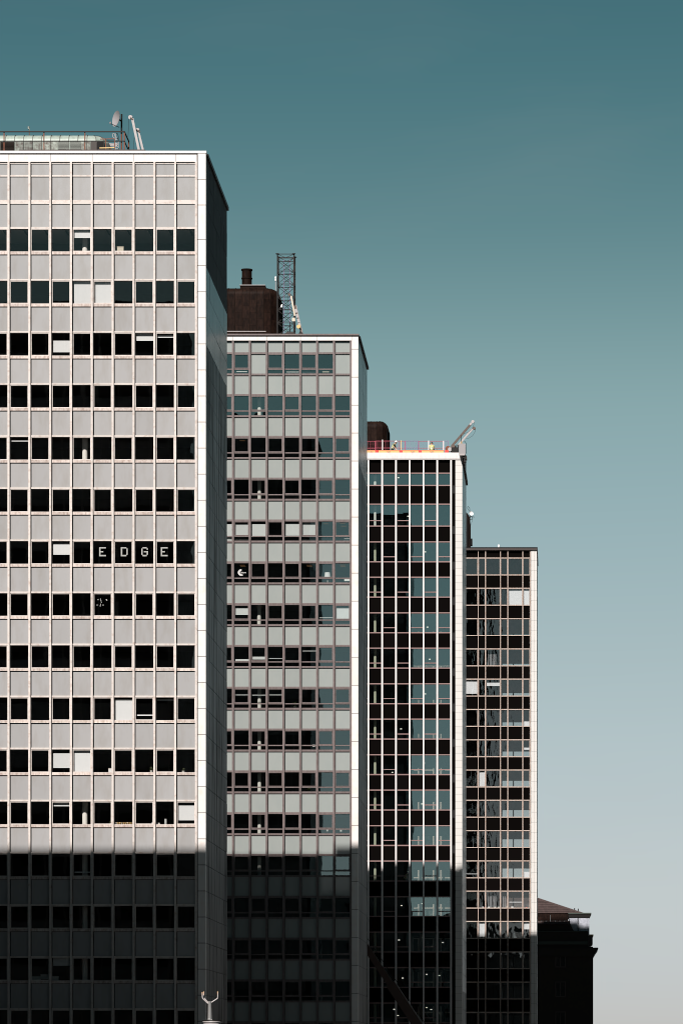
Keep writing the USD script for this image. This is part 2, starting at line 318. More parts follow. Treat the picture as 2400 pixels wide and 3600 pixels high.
def column(T, px, z0, z1, y, r, m, name='column'):
    MB().lathe([(0, z0), (r, z0), (r, z1), (0, z1)], (T.X(px), y, 0), 18).build(name, m, T.root, smooth=40)

def apron(T, xl, z0, drop=.78):
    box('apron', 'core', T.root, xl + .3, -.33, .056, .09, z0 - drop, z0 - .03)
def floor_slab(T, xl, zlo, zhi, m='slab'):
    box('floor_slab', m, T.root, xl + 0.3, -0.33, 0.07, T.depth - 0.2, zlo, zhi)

# ---- tower 1: cream grid and grey panels, nearest
T1 = Tower('office_tower', 'nearest tower of cream framed grey panels with EDGE letters in its windows', 724.0, 53.9, 16.0, 'row of stepped office towers')
def build_T1():
    T = T1; X, Z = T.X, T.Z; R = T.root
    N = 14; mx = [690.3 - 73.2 * i for i in range(N + 1)]; xl = X(mx[-1] - 34); xl0 = xl
    ztop = Z(541)
    shell(T, xl, ztop)
    box('cornice_cap', 'white', R, xl - 0.1, 0.04, -0.2, 0.5, Z(539.5), Z(531.5))
    for k in range(8):
        a, b = (X(692.8 - 146.4 * k), X(692.8 - 146.4 * (k + 1))) if k else (X(692.8), X(692.8 - 75))
        if k: a, b = X(692.8 - 75 - 146.4 * (k - 1)), X(692.8 - 75 - 146.4 * k)
        box('cornice_panel', 'marble', R, max(b, xl) + 0.012, a - 0.012, -0.11, 0.06, Z(569), Z(541.5))
    box('cornice_backing', 'core', R, xl, -0.33, -0.07, 0.055, Z(569.5), ztop)
    joints = [541.5, 632, 722, 844] + [844 + 91.6 * k for k in range(1, 36)]
    joints = [j for j in joints if Z(j) > 0.2] + [PY + (CAMZ - 0.16) * T.s]
    for a, b in zip(joints, joints[1:]):
        box('corner_block', 'marble', R, X(696.5), 0.0, -0.2, 0.3, Z(b) + 0.018, Z(a) - 0.018 if a > 542 else Z(a))
    box('corner_core', 'core', R, X(696.5), -0.03, -0.17, 0.29, 0.02, ztop - .03)
    box('corner_reveal', 'core', R, X(694.2), X(696.5), 0.0, 0.05, 0.02, ztop - 0.2)
    side_wall(T, [Z(j) for j in joints], 0.0, 6, 4, 7)
    box('side_coping', 'coping', R, -0.4, 0.12, 0.5, T.depth + 0.1, ztop - 0.12, Z(534))
    box('rear_kerb', 'coping', R, -7.3, -0.4, T.depth - 0.5, T.depth + 0.1, ztop - 0.1, ztop + 0.55)  # added on the unseen rear edge to step up the shadow on the second tower
    for m in mx: box('mullion', 'cream', R, X(m) - 0.07, X(m) + 0.062, -0.2, 0.05, 0.05, Z(569.5))
    for y0, y1 in ((569.5, 575), (614.7, 620.4), (702.5, 716.5), (797.5, 803.5)):
        for i in range(N): box('rail', 'cream', R, X(mx[i + 1]) + 0.075, X(mx[i]) - 0.075, -0.045, 0.05, Z(y1), Z(y0))
    for y0, y1 in ((575, 614.7), (620.4, 702.5), (716.5, 797.5)):
        for i in range(N): box('panel', 'panel_grey', R, X(mx[i + 1]) + 0.115, X(mx[i]) - 0.08, 0.0 + rng.uniform(0, .006), 0.045, Z(y1), Z(y0))  # dark gap right of each mullion, built in to strengthen its shadow line
    rows = [803.5 + 183.2 * k for k in range(19)]
    rows = [r for r in rows if Z(r) > 2.6]
    floors = []
    BL = {(0, 4): (0.0, .38), (1, 4): (0.0, 1.0), (1, 5): (0.0, 1.0), (2, 3): (.32, .82), (2, 7): (0.0, .33), (2, 8): (0.08, .2), (4, 1): (.14, .18),
          (6, 3): (.1, .58), (9, 6): (.07, .99), (9, 7): (.74, .8), (9, 8): (.08, .13), (10, 3): (.16, .8), (10, 4): (.08, 1.0), (11, 3): (.06, .2), (11, 9): (.17, .81),
          (12, 4): (.78, .84), (14, 3): (.0, .35)}
    for k, r in enumerate(rows):
        z1, z0 = Z(r), Z(r + 81.1)
        floors.append((z0, z1))
        zs = z0 - 0.175
        pz0, pz1 = Z(r + 177.2), zs - 0.03
        for i in range(N):
            b = 9 - i
            x0, x1 = X(mx[i + 1]) + 0.075, X(mx[i]) - 0.075
            op = (b + k) % 2 == 0
            t = BL.get((k, b))
            window(T, x0, x1, z0, z1, G1, 'cream', 0.06 if op else 0.02, sill=0.175, blinds=[(t[0], t[1], 'blind', 0.06)] if t else (),
                   yw=0.0012)
            box('panel', 'panel_grey', R, x0 + .04, x1 - .005, rng.uniform(0, .006), 0.045, pz0, pz1)  # panel held back from the mullion, the gap standing in for its shadow
            box('rail', 'cream', R, x0, x1, -0.08, 0.05, z1 if k == 0 else z1, z1 + 0.105) if k else None
        apron(T, xl, z0)
        floor_slab(T, xl, z1 + 0.1, z1 + 0.95, 'ceiling' if k == 0 else 'slab')
        if k in (0, 4, 11, 12, 13, 14): column(T, 293, z0 - 0.8, z1 + 0.1, 0.82, 0.18, 'column')
    for i in range(N):   # ceiling light slots of the top floor
        x = X(mx[i]) - 0.55
        z = Z(rows[0]) + 0.09
        MB().box(x, x + 0.12, 0.9, 2.4, z - 0.01, z + 0.008).build('ceiling_slot', 'core', R)
    rear(T, xl, floors, ztop, 'mauve', 1.36)
    # pixel letters stuck inside four windows of the seventh row, with a few loose squares on the pane below
    letters = {'E': ["#####", "#....", "#....", "###..", "#....", "#....", "#####"], 'D': ["####.", "#...#", "#...#", "#...#", "#...#", "#...#", "####."], 'G': [".###.", "#...#", "#....", "#.###", "#...#", "#...#", ".###."]}
    zc = Z(rows[6] + 36.5)
    for b, ch in ((5, 'E'), (6, 'D'), (7, 'G'), (8, 'E')):
        i = 9 - b
        cx = {5: 360, 6: 436.5, 7: 508, 8: 577}[b]
        q, u, h = MB(), 4.8 / T.s, 4.6 / T.s
        for rr, line in enumerate(letters[ch]):
            for cc, c in enumerate(line):
                if c == '#': q.box(X(cx) + (cc - 2.5) * u, X(cx) + (cc - 1.5) * u + .002, 0.045, 0.05, zc + (3.5 - rr) * h - h - .002, zc + (3.5 - rr) * h)
        q.build('letter', 'letter_paper', R, label='white pixel style letter %s stuck inside the window' % ch)
    q = MB()
    for sx, sy in ((343, 21), (352, 19), (353, 25), (355, 30), (372, 20), (374, 23), (340, 40), (352, 37), (361, 40), (351, 43)):
        q.box(X(sx), X(sx + 2.6), 0.045, 0.05, Z(rows[7] + sy + 2.6), Z(rows[7] + sy))
    q.build('stuck_paper', 'white', R)
    # roof: brown kerb and the rounded copper penthouse
    kz = ztop + 0.3
    yb = 3.0
    def RX(px, d=T.y + 3.0): return (px - PX) * d / F - T.x
    def RZ(py, d=T.y + 3.0): return CAMZ + (PY - py) * d / F - 0.14
    for k in range(8):
        box('roof_kerb', 'kerb', R, RX(520 - 55 * (k + 1)) + .01, RX(520 - 55 * k) - .01, 1.2, 1.6, ztop - 0.1, RZ(525.5, T.y + 1.3) + rng.uniform(-.01, .01))
    pent_h(T, R, RX, RZ)
    return floors, ztop, xl

def dome(path, zs, rise, inset, n=8):
    """Section rows of a rounded roof along a plan path of (x, y, normal)."""
    rows = []
    for (x, y, nx, ny) in path:
        col = []
        for j in range(n + 1):
            t = math.pi / 2 * j / n
            o = inset * (1 - math.cos(t))
            col.append((x - nx * o, y - ny * o, zs + rise * math.sin(t)))
        rows.append(col)
    return rows

def strip(rows, base=None):
    v, f = [], []
    n = len(rows[0]) + (1 if base is not None else 0)
    for c in rows:
        if base is not None: v.append((c[0][0], c[0][1], base))
        v += c
    for i in range(len(rows) - 1):
        for j in range(n - 1):
            f.append((i * n + j, (i + 1) * n + j, (i + 1) * n + j + 1, i * n + j + 1))
    return v, f

def plan(xl, xe, y0, rc, yback, nc=6):
    p = [(xl, y0, 0, -1), (xe - rc, y0, 0, -1)]
    p += [(xe - rc + rc * math.sin(t), y0 + rc - rc * math.cos(t), math.sin(t), -math.cos(t)) for t in np.linspace(0, math.pi / 2, nc + 1)[1:]]
    p.append((xe, yback, 1, 0))
    return p

def densify(p, step):
    """Points every step along the plan path."""
    out = [p[0]]; carry = 0.0
    for a, b in zip(p, p[1:]):
        a, b = np.array(a), np.array(b); L = np.linalg.norm(b[:2] - a[:2])
        t = step - carry
        while t < L - 1e-9:
            q = a + (b - a) * t / L; nn = np.linalg.norm(q[2:]); q[2:] /= nn; out.append(tuple(q)); t += step
        carry = (carry + L) % step
    out.append(p[-1]); return out

def domed_penthouse(T, R, name, p, zb, zs, rise, inset, step, panel_m, seam_m, core_m, courses, stagger=True, label=None):
    """penthouse > sheet panels with standing seams between them."""
    core = MB()
    d = [(x - nx * .05, y - ny * .05, nx, ny) for x, y, nx, ny in densify(p, step / 3)]
    v, f = strip(dome(d, zs, rise - .04, inset, 8), zb); core.add(v, f)
    top = dome(d, zs, rise - .04, inset, 8)
    flat = [c[-1] for c in top]; b = flat[-1][1]
    ring = flat + [(flat[0][0], b, flat[0][2])]
    cx = (min(q[0] for q in ring) + max(q[0] for q in ring)) / 2; cy = (ring[0][1] + b) / 2
    vv = ring + [(cx, cy, ring[0][2])]
    core.add(vv, [(i, (i + 1) % len(ring), len(ring)) for i in range(len(ring))])
    po = core.build(name, core_m, R, label=label)
    pts = densify(p, step)
    for k, (a, bb) in enumerate(zip(pts, pts[1:])):
        a_, b_ = np.array(a), np.array(bb)
        L = np.linalg.norm(b_[:2] - a_[:2])
        if L < .05: continue
        g = 0.012 / L
        seg = []
        for t in (g, 0.5, 1 - g):
            q = a_ + (b_ - a_) * t; q[2:] /= np.linalg.norm(q[2:]); seg.append(tuple(q))
        cuts = courses if not (stagger and k % 2) else [(c + d2) / 2 for c, d2 in zip(courses, courses[1:])]
        rows = dome(seg, zs, rise, inset, 8)
        full = [[(c[0][0], c[0][1], z) for z in ([zb] + [c2 for c2 in cuts if zb + .1 < c2 < zs - .1])] + c for c in rows]
        brk = [0] + [1 + i for i in range(len([c2 for c2 in cuts if zb + .1 < c2 < zs - .1]))] + [len(full[0]) - 1]
        for j0, j1 in zip(brk, brk[1:]):
            v, f = strip([c[j0:j1 + 1] for c in full])
            v = np.array(v, float)
            v[:, 2] += np.where(np.isclose(v[:, 2], v[:, 2].min()), 0.012, 0)
            MB().add(v, f).build('sheet', panel_m, po, smooth=50)
        s = MB(); c = dome([a], zs, rise + .02, inset, 8)[0]
        c = [(c[0][0], c[0][1], zb)] + c
        for q0, q1 in zip(c, c[1:]): s.bar(np.array(q0) + np.array((a[2], a[3], 0)) * .015, np.array(q1) + np.array((a[2], a[3], 0)) * .015, 0.03, 0.03, up=(0, 1, 0.01))
        s.build('seam', seam_m, po)
    return po

def pent_h(T, R, RX, RZ):
    d = T.y + 4.0
    rx, rz = (lambda px: RX(px, d)), (lambda py: RZ(py, d))
    p = plan(rx(-140), rx(376), 4.0, 1.1, 9.0)
    po = domed_penthouse(T, R, 'penthouse', p, RZ(540, d), rz(495.7), rz(466.5) - rz(495.7), 0.85, 31.8 * d / F, 'copper', 'louvre_dark', 'core', [], False)
    b = rz(527)
    z1 = rz(497.5)
    def face(x0, x1, m, y=3.97, n='wall_sheet', zz0=b - .25, zz1=z1): box(n, m, po, rx(x0) + .01, rx(x1) - .01, y, 4.1, zz0, zz1)
    for x0, x1 in ((-130, -96), (-95, -64), (53, 84), (85, 117), (118, 150), (154, 181)): face(x0, x1, 'copper_stained')
    for x0, x1 in ((181, 203), (284, 296), (300, 317)): face(x0, x1, 'copper_stained')
    for x0, x1, m in ((-63, -2, 'louvre_dark'), (0, 52, 'louvre_dark'), (204, 244, 'louvre'), (246, 284, 'louvre')):
        z = b - .2
        face(x0, x1, 'core', 3.99, 'louvre_back')
        while z < z1 - .03:
            v = MB().bar((rx(x0) + .02, 3.955, z), (rx(x1) - .02, 3.955, z), .06, .02, up=(0, -.5, 1)); v.build('slat', m, po); z += .055
    face(318, 341, 'louvre_dark'); face(341, 365, 'core')

def build_T2():
    T = T2; X, Z = T.X, T.Z; R = T.root
    N = 13; mx = [1232.9 - 59.07 * i for i in range(N + 1)]; xl = X(mx[-1] - 28)
    ztop = Z(1181)
    shell(T, xl, ztop)
    box('cornice_cap', 'mauve', R, xl - .1, 0.06, -0.32, 0.5, Z(1180.5), Z(1175.5))
    jx = [1236.3, 1115, 1056.5, 937.7, 819.6, 701, 583, 470]
    for a, b in zip(jx, jx[1:]): box('cornice_panel', 'marble', R, max(X(b), xl) + .012, X(a) - .012, -0.2, 0.06, Z(1198), Z(1181))
    box('cornice_backing', 'core', R, xl, -0.33, -0.1, 0.055, Z(1200), ztop)
    joints = [1181, 1228.5, 1327, 1425.5, 1523.6, 1622] + [1622 + 98.55 * k for k in range(1, 26)]
    joints = [j for j in joints if Z(j) > 0.2] + [PY + (CAMZ - 0.16) * T.s]
    for a, b in zip(joints, joints[1:]): box('corner_block', 'marble', R, X(1236.6), 0.0, -0.2, 0.3, Z(b) + .02, Z(a) - .02 if a > 1182 else Z(a))
    box('corner_core', 'core', R, X(1236.6), -0.03, -0.17, 0.29, 0.02, ztop - .03)
    side_wall(T, [Z(j) for j in joints], 0.0, 6, 0, 5)
    box('side_coping', 'coping', R, -0.4, 0.14, 0.5, T.depth + .1, ztop - 0.12, Z(1177))
    for m in mx: box('mullion', 'mauve', R, X(m) - 0.08, X(m) + 0.08, -0.2, 0.05, 0.05, Z(1200.5))
    rows = [1243.3 + 147.1 * k for k in range(18)]; rows = [r for r in rows if Z(r) > 2.6]
    def rails(z0, z1, i): box('rail', 'mauve', R, X(mx[i + 1]) + .08, X(mx[i]) - .08, -0.08, 0.05, z0, z1)
    for i in range(N):
        box('panel', 'panel_green', R, X(mx[i + 1]) + .115, X(mx[i]) - .085, rng.uniform(0, .006), .045, Z(1238.9), Z(1201));  # left edge set back, a built-in shadow line beside the mullion
    BL = {(4, 0): (.12, 1.0), (4, 1): (.12, .74), (4, 2): (.12, .78), (4, 4): (.1, .72), (4, 5): (.1, .72), (6, 1): (.14, .5), (6, 7): (.12, .72), (7, 1): (.62, .72), (7, 2): (.5, .64), (7, 3): (.58, .61),
          (7, 5): (.19, .22), (7, 6): (.12, .15), (8, 1): (.3, .33), (8, 2): (.31, .34), (8, 3): (.3, .33), (6, 6): (.63, .66)}
    floors = []
    for k, r in enumerate(rows):
        z1, z0 = Z(r + 1.5), Z(r + 70)
        floors.append((z0, z1))
        for i in range(N):
            b = 7 - i
            x0, x1 = X(mx[i + 1]) + .08, X(mx[i]) - .08
            rails(z1, Z(r - 5), i); rails(Z(r + 76), z0, i)
            if k == 0 and b in (2, 7): box('panel', 'panel_green', R, x0 + .005, x1 - .005, 0, .045, z0, z1)
            else:
                op = (b + k) % 2 == 1
                t = BL.get((k, b))
                window(T, x0, x1, z0, z1, G2, 'mauve', 0.015, rail=0.775, blinds=[(t[0], t[1], 'blind', .07)] if t else ())
                if op:
                    zr = z1 + (z0 - z1) * .775 + .045; q = MB(); e = .07
                    q.box(x0 + .012, x0 + e, -.07, .02, zr, z1).box(x1 - e, x1 - .012, -.07, .02, zr, z1).box(x0 + e, x1 - e, -.07, .02, zr, zr + e).box(x0 + e, x1 - e, -.07, .02, z1 - e, z1)
                    q.build('sash', 'mauve', R)
            box('panel', 'panel_green', R, x0 + .035, x1 - .01, rng.uniform(0, .006), .045, Z(r + 142.1), Z(r + 76))  # open gap beside the mullion shapes a darker shadow line
        apron(T, xl, z0)
        floor_slab(T, xl, z1 + .1, z1 + .95)
        if k in (1, 3, 6, 8, 9, 10, 11, 12): column(T, 909 if k != 6 else 908, z0 - .8, z1 + .1, .85, .16, 'column')
    rear(T, xl, floors, ztop, 'mauve', 1.36)
    for k, b, f in ((4, 6, .12), (4, 7, .1), (4, 7, .4), (5, 7, .1), (5, 7, .25), (5, 5, .12), (5, 5, .25), (5, 1, .12), (5, 1, .25), (2, 1, .12), (6, 2, .15)):
        i = 7 - b; z = Z(rows[k]) - .02 - .02 * f; xx = (X(mx[i + 1]) + X(mx[i])) / 2 - .3
        box('ceiling_light', 'glow', R, xx, xx + .42, 1.2 + 5 * f, 1.38 + 5 * f, z + .05, z + .09)
    # ring of dots and a word stuck on a pane of the sixth row
    r = rows[5]; cx, cz = X(847.5), Z(r + 34.0)
    q = MB()
    for ring, rad in enumerate((10.6, 8.6, 6.8, 5.2)):
        for a in range(8, 30 if ring else 32):
            th = math.radians(a * 11.25 - 45 + 0)
            th = math.radians(28 + a * (304 / 32) - 76 + 14)
            dx, dz = rad * math.cos(th + math.pi / 4) / T.s, rad * math.sin(th + math.pi / 4) / T.s
            u = (.8 - .12 * ring) / T.s
            q.box(cx + dx - u, cx + dx + u, .024, .028, cz + dz - u, cz + dz + u)
    tm = meshkit.text_mesh('wipro', 5.2 / T.s)
    v, f, _ = meshkit.arrays(tm); v = np.array(v); v -= v.mean(0)
    if np.ptp(v[:, 1]) > np.ptp(v[:, 2]): v = v[:, [0, 2, 1]]; f = f[:, ::-1]
    q.add(np.stack([v[:, 0] + cx + 7.5 / T.s, v[:, 1] * .2 + .024, v[:, 2] + cz], 1), f)
    q.build('window_sign', 'white', R, label='white ring of dots with a word across it stuck on a pane')
    # roof: brown sheet penthouse, flue on a plinth
    d = T.y + 4.5
    rx, rz = (lambda px: (px - PX) * d / F - T.x), (lambda py: CAMZ + (PY - py) * d / F - .14)
    p = plan(rx(700), rx(979), 4.5, 1.35, 9.6)
    zb = rz(1182); zs = rz(1034)
    po = domed_penthouse(T, R, 'penthouse', p, zb, zs, rz(1007) - zs, .8, 25.2 * d / F, 'brown_sheet', 'brown_seam', 'core', [zb + .35 + 1.08 * j for j in range(5)])
    MB().tube([(rx(700), 4.3, rz(1166)), (rx(935), 4.3, rz(1166))], .035).build('roof_rail', 'galv', R)
    zt = rz(1007)
    MB().prism([(rx(841), zt - .1), (rx(931), zt - .1), (rx(929), rz(996)), (rx(841), rz(996))], 5.3, 8).build('flue_plinth', 'brown_sheet', R)
    box('plinth_cap', 'galv', R, rx(839.5), rx(930), 5.2, 8.1, rz(996), rz(994.2))
    w = (rx(879) - rx(843.5)) / 2; c = (rx(861.3), 6.3, 0); zk, zl = rz(994.2), rz(930)
    fl = MB().lathe([(0, zk), (w, zk), (w, zl), (w * .9, zl), (w * .9, zl - .4), (0, zl - .4)], c, 24).build('flue', 'brown_sheet', R, smooth=40)
    for z, e in ((zl - .06, .05), ((zk + zl) / 2 - .02, .04)):
        MB().lathe([(w - .01, z - .05), (w + e, z - .05), (w + e, z + .05), (w - .01, z + .05)], c, 24).build('band', 'brown_seam', fl, smooth=40)

def build_T3():
    T = T3; X, Z = T.X, T.Z; R = T.root
    N = 14; mx = [1585 - 48.35 * i for i in range(N + 1)]; xl = X(mx[-1] - 39)
    ztop = Z(1600)
    shell(T, xl, ztop, through=X(mx[3]) - 0.2)
    z0, z1 = Z(1614.3), Z(1592.8)
    MB().prism([(xl, z0), (.03, z0), (-.28, z1), (xl, z1)], -.3, .5).build('cornice', 'fin', R)
    MB().box(xl, .0, -.26, .5, z0 - .08, z0 - .004).build('cornice_soffit', 'fin', R)
    tz = [1614.3 + 24.1 * k for k in range(100)]; tz = [j for j in tz if Z(j) > .2] + [PY + (CAMZ - .16) * T.s]
    zz0 = z0 - .09
    for n, (a, b) in enumerate(zip(tz, tz[1:])): box('corner_tile', 'marble_tile', R, X(1600.6), 0, -.2, .3, Z(b) + .008, (zz0 if n == 0 else Z(a)) - .008)
    box('corner_core', 'core', R, X(1600.6), -.03, -.17, .29, .02, zz0)
    box('dark_strip', 'black_panel', R, X(1586), X(1600.6), .06, .12, .05, zz0)
    js = [1614.3 + 62.4 * k for k in range(40)]; js = [j for j in js if Z(j) > .2] + [PY + (CAMZ - .16) * T.s]
    side_wall(T, [Z(j) for j in js], 0.0, 5, 0, 30)
    box('side_coping', 'coping', R, -.4, .16, .5, T.depth + .1, Z(1620), Z(1606))
    for m in mx: box('fin', 'fin', R, X(m) - .078, X(m) + .078, -.22, .05, .05, zz0)
    spec = [(1440 + 545 * .4146, 1440 + 640 * .4146), (1440 + 808 * .4146, 1440 + 985 * .4146)] + [(1907.3 + 124.8 * k, 1907.3 + 66.4 + 124.8 * k) for k in range(18)]
    spec = [q for q in spec if Z(q[1]) > 1.5]
    floors = []; prev = 1614.3
    for k, (a, c) in enumerate(spec):
        z1_, z0_ = Z(a), Z(c); floors.append((z0_, z1_))
        for i in range(N):
            b = 5 - i
            x0, x1 = X(mx[i + 1]) + .078, X(mx[i]) - .078
            box('rail', 'rose', R, x0, x1, -.07, .05, z1_, z1_ + .11)
            box('rail', 'rose', R, x0, x1, -.07, .05, z0_ - .1, z0_)
            zu = Z(prev) - (.1 if k else .09)
            box('spandrel', 'black_panel', R, x0 + .004, x1 - .004, .01, .05, z1_ + .11, zu - .002)
            rl = .755 if (k and (b + k) % 2 == 1) else None
            window(T, x0, x1, z0_, z1_, G3, 'rose', .015, rail=rl)
        prev = c
        apron(T, xl, z0_)
        floor_slab(T, xl, z1_ + .1, z1_ + .75)
        column(T, 1317, z0_ - .8, z1_ + .1, .72, .14, 'column_yellow' if k > 1 else 'column')
        if k > 6:
            for px in (1471, 1525): column(T, px, z0_ - .8, z1_ + .1, 5.5, .13, 'column')
            column(T, 1549, z0_ - .8, z1_ + .1, 9.5, .1, 'column')
    box('spandrel', 'black_panel', R, xl + .3, X(1586), .01, .05, 0.06, Z(prev) - .104)
    rear(T, xl, floors, ztop, 'black_panel', 2.634, G1)
    box('rear_parapet', 'coping', R, xl, 0, T.depth - .4, T.depth + .05, ztop, ztop + 1.75)  # added unseen wall that lifts the shadow edge on the farthest tower
    # a few lit work lamps hanging under ceilings
    for px, py in ((1400, 1679), (1434, 1815), (1494, 1940), (1502, 2205), (1510, 2318), (1494, 2440), (1409, 2563), (1490, 2683), (1379, 2716), (1482, 2827), (1411, 3185), (1484, 3178), (1402, 3306), (1486, 3297), (1556, 3315),
                   (1415, 3440), (1499, 3427), (1544, 3431), (1385, 3550), (1499, 3544), (1515, 3551), (1398, 3572)):
        q = W(px, py, T.y + 2.2); lx, lz = q[0] - T.x, q[2] - .14
        MB().lathe([(0, -.04), (.08, -.04), (.1, .0), (.05, .04), (0, .04)], (lx, 2.2, lz), 12).build('work_lamp', 'lamp', R)
    d = T.y + 5.5
    rx, rz = (lambda px: (px - PX) * d / F - T.x), (lambda py: CAMZ + (PY - py) * d / F - .14)
    p = plan(rx(1180), rx(1362), 5.5, 1.0, 10.5)
    zs = rz(1502)
    domed_penthouse(T, R, 'penthouse', p, rz(1602), zs, rz(1477) - zs, .75, 20.6 * d / F, 'brown_sheet', 'brown_seam', 'core', [rz(1602) + .4 + 1.1 * j for j in range(4)])

def build_T4():
    T = T4; X, Z = T.X, T.Z; R = T.root
    mx = [1862.9]
    for i in range(13): mx.append(mx[-1] - (25.9 if i % 2 == 0 else 52.5))
    N = len(mx) - 1; xl = X(mx[-1] - 22)
    ztop = Z(1936)
    shell(T, xl, ztop, through=X(mx[3]))
    box('roof_fascia', 'kerb', R, xl, .04, -.32, .6, Z(1935.5), Z(1927.5))
    box('roof_plate', 'coping', R, xl, .08, -.36, T.depth, Z(1927.4), Z(1925.2))
    pts = [(X(1600), Z(1926)), (X(1846), Z(1926)), (X(1846), Z(1926) + .01), (X(1828), Z(1922.5)), (X(1800), Z(1919)), (X(1760), Z(1918)), (X(1600), Z(1918))]
    MB().prism(pts, 1.5, 8).build('curved_roof', 'roof_dark', R)
    tz = [1936 + 35.4 * k for k in range(70)]; tz = [j for j in tz if Z(j) > .2] + [PY + (CAMZ - .16) * T.s]
    xm = X(1876.5)
    for n, (a, b) in enumerate(zip(tz, tz[1:])):
        for x0, x1 in ((X(1866), xm - .008), (xm + .008, 0)): box('corner_tile', 'marble_tile', R, x0, x1, -.2, .3, Z(b) + .01, Z(a) - .01)
    box('corner_core', 'core', R, X(1866), -.03, -.17, .29, .02, ztop)
    js = [1936 + 53.2 * k for k in range(48)]; js = [j for j in js if Z(j) > .2] + [PY + (CAMZ - .16) * T.s]
    side_wall(T, [Z(j) for j in js], 0.0, 5)
    for m in mx: box('mullion', 'beige', R, X(m) - .045, X(m) + .045, -.16, .05, .05, ztop)
    rows = [(1440 + 1264 * .4146 + 106.55 * k, 1440 + 1402 * .4146 + 106.55 * k) for k in range(20)]
    rows = [q for q in rows if Z(q[1]) > 1.2]
    BL = {(1, 4): (.03, .98, 'blind'), (1, 5): (.03, .98, 'blind'), (4, 0): (.05, .86, 'blind'), (4, 2): (.18, .38, 'blind'), (7, 1): (.07, .96, 'blind'), (12, 1): (.05, .9, 'blind'), (12, 5): (.05, .45, 'blind'), (11, 2): (.03, .08, 'blind'), (11, 4): (.62, .66, 'blind'),
          (10, 5): (.64, .98, 'blind'), (5, 5): (.7, .98, 'blind'), (6, 5): (.45, .58, 'blind'), (10, 0): (.75, .78, 'blind')}
    floors = []; prev = 1936 - 4
    for k, (a, c) in enumerate(rows):
        z1_, z0_ = Z(a), Z(c); floors.append((z0_, z1_))
        for i in range(N):
            b = 5 - i
            x0, x1 = X(mx[i + 1]) + .055, X(mx[i]) - .055
            box('rail', 'beige', R, x0, x1, -.09, .05, z1_, z1_ + .11); box('rail', 'beige', R, x0, x1, -.09, .05, z0_ - .07, z0_)
            box('spandrel', 'black_panel', R, x0 + .004, x1 - .004, .01, .05, z1_ + .11, Z(prev) - .07)
            t = BL.get((k, b))
            w = window(T, x0, x1, z0_, z1_, G4, 'beige', .035, yw=.004, blinds=[(t[0], t[1], t[2], .02)] if t else ())
            if (k, b) in ((3, 2), (11, 2), (11, 3)):
                for q in range(6 if b == 2 else 2): box('curtain', 'dish', w, x0 + .25 + q * .16, x0 + .31 + q * .16, .3, .36, z0_ + .02, z0_ + (z1_ - z0_) * .72)
        prev = c
        apron(T, xl, z0_)
        floor_slab(T, xl, z1_ + .1, z1_ + .7)
    box('spandrel', 'black_panel', R, xl + .3, X(1866), .01, .05, 0.06, Z(prev) - .074)
    rear(T, xl, floors, ztop, 'black_panel', 2.5, G1)
    d = T.y + 6
    rx, rz = (lambda px: (px - PX) * d / F - T.x), (lambda py: CAMZ + (PY - py) * d / F - .14)
    p = plan(rx(1500), rx(1650), 6.0, .5, 11)
    zs = rz(1830)
    domed_penthouse(T, R, 'penthouse', p, rz(1940), zs, rz(1800) - zs, .5, 19 * d / F, 'brown_sheet', 'brown_seam', 'core', [rz(1940) + 1.2 * j for j in range(1, 4)])
    box('vent_box', 'coping', R, rx(1650), rx(1659), 7, 8, rz(1912), rz(1889))
    MB().lathe([(0, 0), (.12, 0), (.14, .25), (.06, .36), (0, .36)], (X(1752.5), .2, Z(1925.2)), 12).build('roof_lamp', 'white', R)

floors1, ztop1, xl1 = build_T1()
T2 = Tower('office_tower', 'second tower, of mauve brown frames and grey green panels, under the lattice mast', 1259.4, 43.4, 14.3, 'row of stepped office towers')
build_T2()
T3 = Tower('office_tower', 'third tower, black with tall white fins and workers on its roof', 1624.5, 36.7, 15.5, 'row of stepped office towers')
build_T3()
T4 = Tower('office_tower', 'farthest tower, black with beige frames of wide and narrow windows', 1886.5, 31.3, 15.5, 'row of stepped office towers')
build_T4()

# ---- the tower before the first one: just outside the picture, seen only in reflections and by its shadow
def build_T0():
    y0, D, xr = 188.0, 16.0, -29.9
    ztop = T1.Z(541) + .0
    R = thing('office_tower', (xr, y0, .14), 'plain grey tower left of the frame, seen only as a reflection in the nearest facade', 'office tower', 'row of stepped office towers')
    xl = -26.2
    box('core', 'core', R, xl + .3, -.3, .3, D - .3, 0, ztop - .3)
    box('roof', 'roof_dark', R, xl, 0, 0, D, ztop - .3, ztop)
    box('side_wall', 'stone', R, -.3, 0, 0, D, 0, ztop - .3); box('side_wall', 'stone', R, xl, xl + .3, 0, D, 0, ztop - .3)
    fr, sp = MB(), MB()
    for ya, yb in ((0.0, .3), (D - .3, D)):
        for k in range(18):
            z = ztop - .6 - 3.4 * k
            sp.box(xl + .3, -.3, ya + .1, yb - .1, max(0, z - 1.7), z)
        for i in range(19): fr.box(-.5 - 1.36 * i, -.35 - 1.36 * i, ya, yb, 0, ztop - .3)
    sp.build('spandrels', 'panel_grey', R); fr.build('mullions', 'cream', R)
build_T0()

